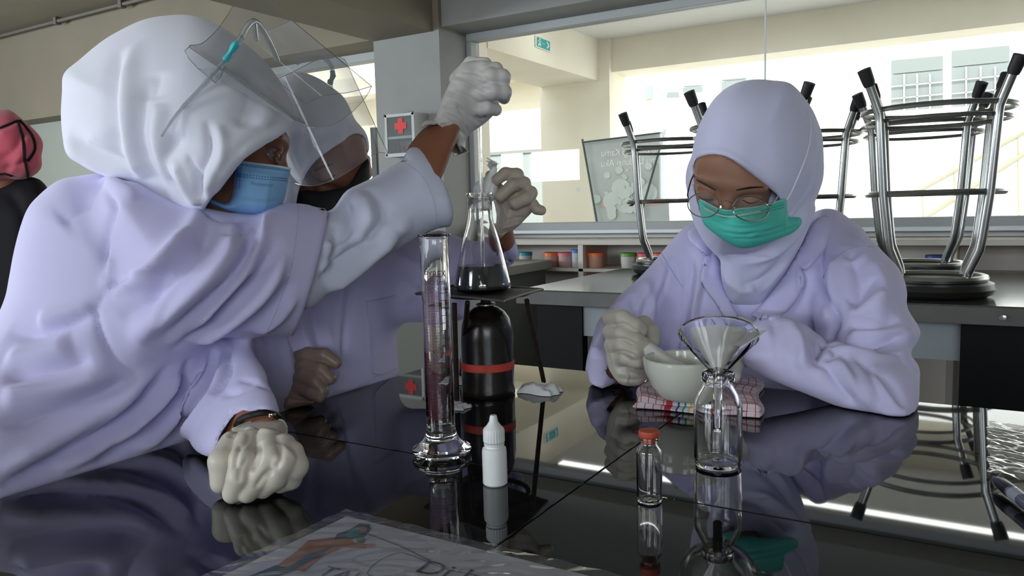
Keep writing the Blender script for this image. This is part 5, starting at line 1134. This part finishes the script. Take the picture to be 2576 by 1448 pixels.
skinmesh('body', bodyB, *bounds([P(780, 1100, 1.36), P(800, 250, 1.3), P(1370, 500, 1.22), P(620, 960, 1.2)], .10), .0042, mat('skin_shade', (.26, .10, .06), .5, sss=.03), g2, [], 1)
bv = bvh_of('body')
ribbon('eyelashes', bv, [(800, 452), (815, 456), (832, 448), (842, 440)], .0012, dark_m, g2, off=.0004)
ribbon('eyebrow', bv, [(790, 430), (812, 420), (838, 412)], [.0008, .0022, .001], dark_m, g2, off=.0003)
fs2 = empty('face_shield', P(850, 250, 1.2), 'clear plastic face shield worn low by the person bending behind', 'face shield', 'clear face shields')
arcB = [(728, 455, 1.165), (762, 466, 1.14), (800, 465, 1.125), (850, 447, 1.125), (905, 412, 1.15), (945, 385, 1.19), (976, 386, 1.25)]
shield('visor', arcB, P(868, 150, 1.22)-P(976, 386, 1.25)-np.array([0, 0, .0]), fs2)
MB().tube(catmull([P(746, 160, 1.17), P(765, 149, 1.17), P(795, 145, 1.18), P(820, 151, 1.19), P(833, 165, 1.20), P(838, 180, 1.21)], 6), .003, 8).build('brow_frame', frm, fs2, smooth=True)
MB().tube([P(836, 178, 1.205), P(838, 190, 1.205), P(834, 200, 1.205), P(831, 205, 1.205), P(830, 212, 1.205)], [.0045, .0055, .004, .0058, .005], 12, flat=.6).build('clip', mat('clip_dark_teal', (.03, .28, .30), .4), fs2, smooth=True)
MB().tube([P(831, 205, 1.207), P(834, 225, 1.215)], .0028, 8).build('temple_arm', frm, fs2, smooth=True)

# ------------------------------------------------------------ girl 3 (right, facing)
g3 = empty('person', (-.25, 1.45, 0), 'person at right in lilac headscarf, round glasses and teal mask, grinding with the pestle', 'person', 'students in lab coats')
fC = (-.20, .50, -.84); uC = (.12, -.85, -.50)
o_ = P(1833, 507, 1.118)-nrm(R @ np.array(fC, float))*.088
frC = headframe(o_, fC, uC)
headC = head_sdf(frC, True)
C_hj = [(1731, 492), (1726, 470), (1724, 448), (1729, 418), (1740, 391), (1743, 370), (1756, 322), (1777, 277), (1804, 240), (1838, 215), (1871, 203), (1908, 199), (1944, 202), (1980, 206), (2003, 221), (2024, 246), (2045, 277), (2060, 312), (2069, 340), (2072, 385), (2073, 428), (2069, 458), (2057, 492), (2041, 525), (2034, 560), (1990, 640), (1900, 660), (1800, 640), (1745, 560)]
hjC = pillow(C_hj, [(1900, 300, 1.215), (1900, 450, 1.215), (1760, 450, 1.20), (2040, 450, 1.23), (1900, 600, 1.24)], .100, .085, 3)
capC = prismcut([(1748, 470), (1745, 440), (1750, 405), (1762, 394), (1786, 388), (1810, 389), (1835, 398), (1871, 422), (1907, 449), (1938, 474), (1960, 497), (1970, 530), (1945, 570), (1880, 592), (1815, 575), (1772, 545), (1757, 510)], [(1750, 420, 1.17), (1800, 390, 1.165), (1900, 450, 1.15), (1960, 500, 1.165), (1850, 600, 1.20)], 2)
C_dr = [(1790, 560), (1806, 600), (1813, 640), (1813, 690), (1822, 730), (1840, 764), (1870, 768), (1912, 766), (1937, 733), (1970, 690), (1996, 648), (2037, 556), (2050, 520), (1990, 500), (1850, 540)]
drC = pillow(C_dr, [(1850, 600, 1.235), (1880, 740, 1.265), (2030, 540, 1.225), (1990, 640, 1.25)], .045, .030, 3)
hC = U(Sub(hjC, capC, .003), drC, k=.012)
hfl = [([(1950, 500), (1990, 545), (2000, 575)], .005, -.004), ([(2060, 400), (2040, 470), (2000, 530), (1985, 548)], .008, -.006), ([(2040, 300), (2050, 370), (2030, 450)], .010, .003), ([(2020, 260), (2045, 330), (2045, 400)], .008, -.003), ([(1745, 400), (1760, 388), (1800, 382), (1840, 395), (1900, 440), (1960, 492)], .006, .003), ([(2050, 480), (2010, 540), (1960, 600), (1900, 640), (1830, 645)], .012, -.007), ([(2040, 520), (2000, 590), (1940, 640), (1850, 660)], .012, .008), ([(1820, 640), (1880, 650), (1940, 640)], .006, -.006), ([(2020, 570), (1980, 640), (1920, 700), (1860, 720)], .010, -.006), ([(1820, 700), (1870, 730), (1900, 720)], .010, .004), ([(2010, 600), (1970, 670), (1910, 740)], .008, .005), ([(1730, 420), (1745, 440), (1740, 480)], .005, .003)]
lo, hi = pillow_bounds(hjC, drC)
skinmesh('headscarf', hC, lo, hi, .0030, hijabc_m, g3, hfl, 2)
bvH = bvh_of('headscarf')
ribbon('mask_string', bvH, [(2038, 290), (2040, 330), (2032, 380), (2010, 440), (1990, 485), (1980, 502)], .0011, mat('string_white', (.75, .76, .80), .8), g3, off=.0008)
mkC = pillow([(1757, 498), (1786, 512), (1809, 523), (1835, 526), (1847, 523), (1880, 520), (1914, 516), (1950, 506), (1978, 498), (1980, 530), (1986, 545), (2013, 546), (2017, 562), (1999, 583), (1968, 597), (1914, 617), (1883, 624), (1859, 623), (1835, 613), (1804, 592), (1772, 566), (1763, 537)], [(1762, 520, 1.145), (1840, 560, 1.065), (1835, 530, 1.085), (1900, 560, 1.075), (1978, 520, 1.125), (2015, 560, 1.145), (1860, 615, 1.10), (1960, 590, 1.11)], .014, .018, 2)
mf = [([(1775, 545), (1830, 570), (1900, 572), (1990, 545)], .0028, -.0018), ([(1800, 580), (1860, 590), (1920, 582), (2000, 560)], .0028, -.002), ([(1830, 600), (1900, 600), (1960, 585), (2010, 565)], .0028, -.0018), ([(1850, 585), (1920, 575), (1975, 560)], .003, .0014), ([(1984, 520), (1975, 550), (1980, 585)], .003, .0016), ([(1880, 600), (1930, 575), (1985, 555)], .003, .0016)]
skinmesh('face_mask', mkC, *pillow_bounds(mkC), .0015, maskt_m, g3, mf, 1)
bvM = bvh_of('face_mask')
ribbon('mask_edge', bvM, [(1762, 502), (1786, 515), (1809, 526), (1835, 530), (1860, 526), (1914, 519), (1976, 502)], .0012, mat('mask_pale_teal', (.35, .62, .58), .7), g3, off=0)
for dy in (10, 17): ribbon('mask_stitch', bvM, [(1770, 505+dy), (1809, 526+dy), (1840, 530+dy), (1914, 520+dy), (1972, 504+dy)], .0005, mat('mask_stitch_teal', (.03, .25, .22), .8), g3, dash=.003)
ribbon('nose_wire', bvM, [(1772, 523), (1806, 540), (1840, 546), (1870, 540), (1912, 532)], .0016, mat('mask_wire_pale', (.42, .68, .62), .6), g3, off=0)
# coat
C_tor = [(1800, 560), (1771, 561), (1735, 573), (1697, 606), (1640, 700), (1640, 840), (1600, 1000), (1640, 1200), (2100, 1200), (2200, 1000), (2230, 800), (2186, 600), (2144, 565), (2095, 534), (2050, 532), (1950, 600), (1870, 640)]
torC = pillow(C_tor, [(1780, 600, 1.36), (1900, 800, 1.37), (2100, 600, 1.36), (1700, 850, 1.38), (2100, 900, 1.38)], .115, .12, 3)
C_ra = [(1775, 562), (1735, 572), (1697, 605), (1664, 638), (1606, 700), (1556, 745), (1523, 787), (1502, 810), (1490, 853), (1475, 907), (1470, 1000), (1520, 1020), (1590, 975), (1640, 880), (1700, 800), (1740, 720), (1770, 640)]
raC = pillow(C_ra, [(1720, 640, 1.34), (1600, 760, 1.30), (1530, 850, 1.25), (1520, 960, 1.20), (1660, 780, 1.33)], .055, .055, 3)
cutRa = prismcut([(1440, 930), (1477, 936), (1483, 965), (1515, 977), (1554, 961), (1600, 945), (1640, 990), (1640, 1100), (1440, 1100)], 3, 0)
C_la = [(2060, 560), (2095, 532), (2144, 563), (2186, 597), (2227, 638), (2265, 680), (2282, 730), (2282, 772), (2306, 812), (2317, 838), (2303, 868), (2290, 888), (2306, 912), (2315, 934), (2309, 1010), (2296, 1052), (2260, 1066), (2207, 1061), (2150, 1000), (2070, 900), (2040, 760), (2040, 640)]
laC = pillow(C_la, [(2100, 620, 1.31), (2200, 800, 1.17), (2240, 1000, 1.045), (2080, 800, 1.22), (2290, 850, 1.13)], .062, .065, 3)
C_fa = [(1880, 860), (1878, 815), (1900, 796), (1937, 787), (1975, 795), (2020, 811), (2053, 836), (2086, 850), (2180, 880), (2290, 930), (2305, 1010), (2290, 1052), (2248, 1066), (2207, 1062), (2144, 1037), (2062, 1004), (1979, 971), (1917, 946), (1885, 925), (1863, 905)]
faC = pillow(C_fa, [(2230, 1000, 1.035), (2060, 900, 1.075), (1900, 860, 1.115), (2000, 960, 1.07)], .044, .050, 3)
cutFa = prismcut([(1800, 700), (1905, 794), (1889, 812), (1881, 840), (1876, 880), (1868, 905), (1880, 960), (1800, 960)], 3, 2)
coatC = U(torC, Sub(raC, cutRa, .0012), laC, k=.022)
coatC = U(coatC, Sub(faC, cutFa, .0012), k=.010)
coatC = Sub(coatC, pillow([(1494, 940), (1530, 912), (1585, 905), (1600, 935), (1560, 958), (1510, 962)], [(1530, 940, 1.20)], .040, .025), .001)
coatC = Sub(coatC, boxsdf((-1, .2, .5), (1, 1.171, .8006)), .001)
flC = [([(1697, 640), (1710, 720), (1700, 800)], .010, -.006), ([(1740, 640), (1730, 760), (1690, 900)], .008, -.008), ([(1760, 690), (1745, 800), (1730, 920)], .008, .006), ([(1620, 700), (1640, 780), (1620, 840)], .012, .005), ([(1590, 740), (1600, 800), (1580, 840)], .010, -.005), ([(1663, 640), (1690, 690), (1715, 720)], .003, -.003), ([(1560, 760), (1540, 830), (1500, 880)], .010, -.006), ([(1540, 800), (1510, 850), (1490, 900)], .010, .005),
       # left upper arm and elbow
       ([(2070, 600), (2060, 700), (2100, 800), (2080, 860)], .010, -.012), ([(2100, 640), (2090, 720), (2080, 800)], .012, .006), ([(2130, 620), (2160, 700), (2150, 800)], .012, -.006), ([(2190, 650), (2220, 720), (2200, 800)], .014, .006), ([(2150, 590), (2180, 640), (2120, 660)], .010, .004), ([(2290, 835), (2200, 865), (2120, 868), (2060, 850)], .008, -.010), ([(2300, 830), (2210, 845), (2130, 845)], .012, .008), ([(2260, 800), (2200, 820), (2130, 815)], .012, -.006), ([(2290, 886), (2240, 900), (2160, 890), (2090, 870)], .010, .007), ([(2085, 850), (2060, 875), (2040, 890)], .006, -.009), ([(2090, 870), (2100, 890), (2075, 905)], .005, -.006),
       ([(2020, 815), (2060, 870), (2050, 930)], .010, -.007), ([(1975, 800), (2010, 860), (2020, 930)], .012, .006), ([(1940, 795), (1965, 860), (1965, 930)], .010, -.003), ([(2100, 900), (2150, 960), (2200, 1030)], .010, .005), ([(2070, 900), (2110, 970), (2150, 1020)], .009, -.006), ([(2140, 890), (2230, 960), (2280, 1030)], .010, -.005), ([(2310, 935), (2250, 900), (2190, 895)], .007, -.006), ([(2200, 700), (2160, 740), (2130, 760)], .012, -.005), ([(2230, 740), (2180, 770), (2130, 790)], .012, .005),
       ([(1770, 600), (1790, 640), (1780, 700)], .006, -.004), ([(2040, 640), (2010, 680), (2020, 740)], .006, -.005)]
flC += fan([(1735, 650), (1780, 680)], [(1690, 900), (1760, 900)], 5, .0055, .0035, rs=3)+fan([(2110, 880), (2200, 900)], [(2180, 1020), (2270, 1040)], 4, .0055, .003, rs=4)+fan([(1930, 800), (2010, 830)], [(1950, 930), (2040, 960)], 4, .0055, .0022, rs=6)+fan([(1700, 620), (1640, 700)], [(1650, 800), (1560, 850)], 4, .006, .003, rs=9)
lo, hi = pillow_bounds(torC, raC, laC, faC); lo[2] = max(lo[2], .6)
skinmesh('lab_coat', coatC, lo, hi, .0040, coat_m, g3, flC, 2)
bvC = bvh_of('lab_coat')
ribbon('shoulder_seam', bvC, [(1664, 638), (1690, 680), (1717, 722)], .0006, seam_m, g3); ribbon('shoulder_seam', bvC, [(2069, 700), (2090, 660), (2140, 625), (2200, 620)], .0006, seam_m, g3)
# lapels and collar: cloth panels lying on the chest
def panel(name, poly, th, m, par, bvh, step=7, fl=None):
    P2 = Poly2(poly, 3, step=3, margin=30); x0, y0 = np.min(poly, 0)-12; x1, y1 = np.max(poly, 0)+12; X = np.arange(x0, x1, step); Y = np.arange(y0, y1, step); pts = {}; vs = []
    p = catmull(poly, 3, True); 
    gx, gy = np.meshgrid(X, Y); d = P2(gx.ravel(), gy.ravel()).reshape(gx.shape)
    # snap grid points near the outline on to it
    G0, G1 = np.gradient(d, step)
    px_ = gx-np.where(np.abs(d) < step*.75, d*G1, 0); py_ = gy-np.where(np.abs(d) < step*.75, d*G0, 0); ins = d < step*.75
    ids = -np.ones(d.shape, int)
    for j in range(d.shape[0]):
        for i in range(d.shape[1]):
            if ins[j, i]:
                h_ = hit(bvh, px_[j, i], py_[j, i])
                if h_ is None: continue
                e_ = min(1, max(0, -d[j, i])/12); ids[j, i] = len(vs); vs.append(h_+nrm(CAM-h_)*(.004+th*(.55+.45*e_)))
    fs = [(ids[j, i], ids[j+1, i], ids[j+1, i+1], ids[j, i+1]) for j in range(d.shape[0]-1) for i in range(d.shape[1]-1) if min(ids[j, i], ids[j+1, i], ids[j+1, i+1], ids[j, i+1]) >= 0 and (d[j, i]+d[j+1, i]+d[j+1, i+1]+d[j, i+1])/4 < step*.2]
    me = bpy.data.meshes.new(name); me.from_pydata([tuple(v) for v in vs], [], fs); o = link(name, me, m, par); s = o.modifiers.new('s', 'SOLIDIFY'); s.thickness = th*.6+.0015; s.offset = -1
    return o
panel('collar', [(1735, 575), (1775, 560), (1800, 562), (1806, 600), (1795, 640), (1778, 638), (1745, 615), (1730, 595)], .007, coat_m, g3, bvC)
panel('lapel', [(1800, 570), (1812, 600), (1814, 640), (1814, 690), (1830, 745), (1860, 800), (1830, 805), (1800, 760), (1764, 705), (1775, 650), (1790, 630)], .007, coat_m, g3, bvC)
panel('collar', [(2045, 560), (2075, 540), (2092, 560), (2085, 600), (2060, 650), (2020, 678), (2000, 650), (2020, 610)], .007, coat_m, g3, bvC)
panel('lapel', [(2002, 648), (2020, 690), (2018, 730), (1980, 785), (1930, 800), (1890, 795), (1915, 768), (1940, 735), (1975, 690)], .007, coat_m, g3, bvC)
# gloved hand on the pestle
chP = [[(1536, 800, 1.150, .0125), (1566, 800, 1.120, .0120), (1598, 818, 1.108, .0110), (1612, 830, 1.112, .0098)], [(1537, 835, 1.150, .0125), (1565, 838, 1.115, .0120), (1600, 855, 1.100, .0110), (1624, 867, 1.105, .0098)], [(1540, 868, 1.148, .0120), (1566, 868, 1.115, .0115), (1598, 885, 1.100, .0105), (1618, 898, 1.107, .0092)], [(1550, 898, 1.145, .0110), (1575, 900, 1.115, .0105), (1602, 910, 1.105, .0098), (1624, 914, 1.112, .0086)], [(1575, 840, 1.175, .0135), (1620, 815, 1.170, .0125), (1640, 835, 1.150, .0115), (1643, 855, 1.140, .0105)]]
pP = pillow([(1530, 800), (1545, 780), (1569, 784), (1590, 805), (1605, 850), (1608, 900), (1622, 925), (1628, 950), (1607, 969), (1567, 969), (1545, 950), (1527, 914), (1524, 860)], [(1560, 830, 1.165), (1580, 940, 1.150)], .026, .032)
gP = U(pP, U(*chains(chP), k=.0025), k=.007)
skinmesh('glove', gP, *bounds([P(1585, 870, 1.14)], .085), .0014, glove_m, g3, [([(1545, 818), (1575, 815), (1600, 835)], .002, -.002), ([(1540, 852), (1572, 852), (1610, 872)], .002, -.0022), ([(1545, 884), (1575, 884), (1610, 900)], .002, -.002), ([(1550, 925), (1580, 925), (1615, 930)], .0025, -.0025), ([(1548, 940), (1580, 940), (1615, 945)], .003, .002), ([(1555, 952), (1585, 955), (1615, 955)], .0025, -.002), ([(1570, 930), (1580, 945), (1575, 965)], .002, .002), ([(1530, 860), (1540, 900), (1550, 940)], .003, .0015)], 1, (.00016, 90, 12))
chM = [[(1880, 850, 1.14, .016), (1850, 850, 1.16, .012), (1815, 875, 1.165, .0105), (1800, 895, 1.155, .009)], [(1880, 870, 1.135, .015), (1850, 885, 1.15, .012), (1835, 910, 1.135, .0105), (1838, 935, 1.12, .009)], [(1885, 890, 1.125, .014), (1862, 905, 1.13, .012), (1850, 925, 1.115, .010), (1848, 945, 1.10, .009)], [(1890, 830, 1.14, .015), (1865, 815, 1.15, .011), (1845, 820, 1.155, .0095)]]
gM = U(rcone(P(1930, 850, 1.12), P(1878, 860, 1.135), .026, .022), U(*chains(chM), k=.003), k=.008)
gM = Sub(gM, boxsdf((-1, .2, .5), (1, 1.3, .802)), .001)
skinmesh('glove', gM, *bounds([P(1860, 870, 1.14)], .085), .0018, glovew_m, g3, [], 1, (.00016, 90, 13))
# body
shC = P(1760, 660, 1.37); shD = P(2110, 640, 1.36)
bodyC = U(headC, rcone(hp(frC, 0, -.04, -.03), P(1920, 640, 1.36), .05, .05), rcone(shC, shD, .055, .055), rcone(P(1930, 720, 1.40), P(1930, 1200, 1.45), .085, .10), rcone(shC, P(1545, 870, 1.275), .038, .032), rcone(P(1545, 870, 1.275), P(1560, 935, 1.175), .030, .025), rcone(P(1560, 935, 1.175), P(1570, 870, 1.160), .020, .018), rcone(shD, P(2235, 985, 1.06), .040, .032), rcone(P(2235, 985, 1.06), P(1930, 860, 1.115), .031, .024), rcone(P(1930, 860, 1.115), P(1870, 862, 1.14), .020, .015), k=.02)
bodyC = U(bodyC, U(*chains(chP, .005), k=.002), U(*chains(chM, .005), k=.002), k=.006)
okC = U(inset(U(torC, Sub(raC, cutRa, .001), laC, k=.022), .020), inset(faC, .030), inset(U(hjC, drC, k=.012), .010), inset(gP, .005), inset(gM, .0045), rcone(P(1530, 950, 1.215), P(1560, 930, 1.19), .020, .018), Int(capC, ell(frC[0], (.13, .13, .14)), .001), k=0)
bodyC = Int(bodyC, okC, .001); bodyC = Sub(bodyC, boxsdf((-1, .2, .5), (1, 1.171, .803)), .001)
skinmesh('body', bodyC, *bounds([P(1540, 900, 1.1), P(2280, 1000, 1.1), P(1930, 1150, 1.5), P(1900, 200, 1.2)], .10), .0030, skinc_m, g3, [], 1)
bv = bvh_of('body')
ribbon('eyebrow', bv, [(1752, 452), (1775, 463), (1800, 478)], [.0006, .0017, .0009], dark_m, g3, off=.0001); ribbon('eyebrow', bv, [(1852, 478), (1885, 472), (1920, 470)], [.0009, .0018, .0006], dark_m, g3, off=.0001)
for pl in ([(1757, 493), (1772, 501), (1793, 502)], [(1868, 503), (1888, 511), (1910, 505)]): ribbon('eyelashes', bv, pl, [.0006, .0012, .0005], dark_m, g3, off=.0003)
# glasses
gs = empty('glasses', P(1830, 510, 1.07), 'thin round wire-rimmed glasses on the face of the right-hand person', 'glasses')
def rim(cx, cy, a_, b_, th, D0, dx):
    return [P(cx+a_*math.cos(t)*math.cos(th)-b_*math.sin(t)*math.sin(th), cy+a_*math.cos(t)*math.sin(th)+b_*math.sin(t)*math.cos(th), D0+dx*a_*math.cos(t)+.00035*(-b_*math.sin(t))) for t in np.linspace(0, 2*PI, 49)]
for nm, args in (('rim', (1770, 516, 40, 30, .10, 1.072, -.00030)), ('rim', (1888, 525, 46, 31, .12, 1.058, .00042))):
    pts_ = rim(*args); MB().tube(pts_, .0008, 8, cap=False).build('rim', wirem, gs, smooth=True)
    MB().add([tuple(sum(pts_[:-1])/48)]+[tuple(p) for p in pts_[:-1]], [(0, i+1, (i+1) % 48+1) for i in range(48)]).build('lens', thin_mat('lens', (.96, .97, .97), .02, 1.6, haze=.06), gs, fixn=False)
MB().tube(catmull([P(1808, 511, 1.062), P(1816, 505, 1.055), P(1830, 505, 1.052), P(1842, 511, 1.052)], 6), .0009, 8).build('bridge', wirem, gs, smooth=True)
MB().tube(catmull([P(1731, 497, 1.084), P(1730, 486, 1.10), P(1738, 455, 1.125), P(1746, 438, 1.15)], 6), .0011, 8).build('temple', mat('temple_brown', (.06, .02, .02), .4), gs, smooth=True)
MB().tube(catmull([P(1932, 517, 1.076), P(1944, 513, 1.085), P(1952, 500, 1.11), P(1958, 492, 1.13)], 6), .0011, 8).build('temple', wirem, gs, smooth=True)
for a_ in ((1812, 520, 1.066), (1848, 523, 1.060)): MB().tube([P(*a_), P(a_[0]+(6 if a_[0] < 1830 else -6), a_[1]+2, a_[2]+.008)], .0018, 8).build('nose_pad', wirem, gs, smooth=True)

# ------------------------------------------------------------ person far left
g4 = empty('person', (-2.35, 1.35, 0), 'person in pink headscarf and black clothes standing with back turned at far left', 'person')
hj4 = pillow([(-60, 290), (0, 274), (30, 279), (51, 296), (77, 317), (100, 342), (109, 364), (104, 392), (105, 420), (86, 441), (56, 452), (20, 452), (0, 458), (-60, 470), (-110, 400)], [(0, 370, 2.55)], .12, .12)
skinmesh('headscarf', hj4, *pillow_bounds(hj4), .008, pink_m, g4, [([(0, 400), (30, 380), (60, 330)], .015, -.012), ([(10, 430), (50, 410), (95, 400)], .015, -.012), ([(0, 340), (30, 330), (50, 310)], .015, .01), ([(20, 440), (60, 380), (70, 340)], .012, .012)], 2)
bv = bvh_of('headscarf')
for pl in ([(0, 322), (25, 312), (45, 304)], [(45, 304), (58, 350), (62, 400), (66, 415)], [(50, 303), (80, 340), (88, 375), (70, 405)], [(0, 438), (15, 437), (30, 442)], [(64, 412), (68, 430), (70, 445)]): ribbon('shield_cord', bv, pl, .0045, black_m, g4, off=.002)
b4_ = pillow([(-120, 470), (0, 456), (40, 446), (86, 445), (110, 460), (128, 490), (140, 560), (150, 800), (150, 1300), (-150, 1300), (-180, 600)], [(0, 600, 2.6)], .14, .14)
skinmesh('black_jacket', b4_, *pillow_bounds(b4_), .012, black_m, g4, [([(20, 480), (60, 560), (50, 700)], .02, -.015), ([(90, 480), (110, 560), (80, 700)], .02, .015)], 1)
skinmesh('body', U(ell(P(10, 375, 2.56), (.075, .075, .10)), rcone(P(10, 400, 2.56), P(10, 500, 2.58), .05, .06), rcone(P(0, 540, 2.6), P(0, 900, 2.6), .10, .10), rcone(P(0, 900, 2.6), np.array([*P(0, 900, 2.6)[:2], .02]), .10, .06), k=.03), *bounds([P(10, 375, 2.56), np.array([*P(0, 900, 2.6)[:2], .0])], .16), .012, skin_m, g4, [], 1)
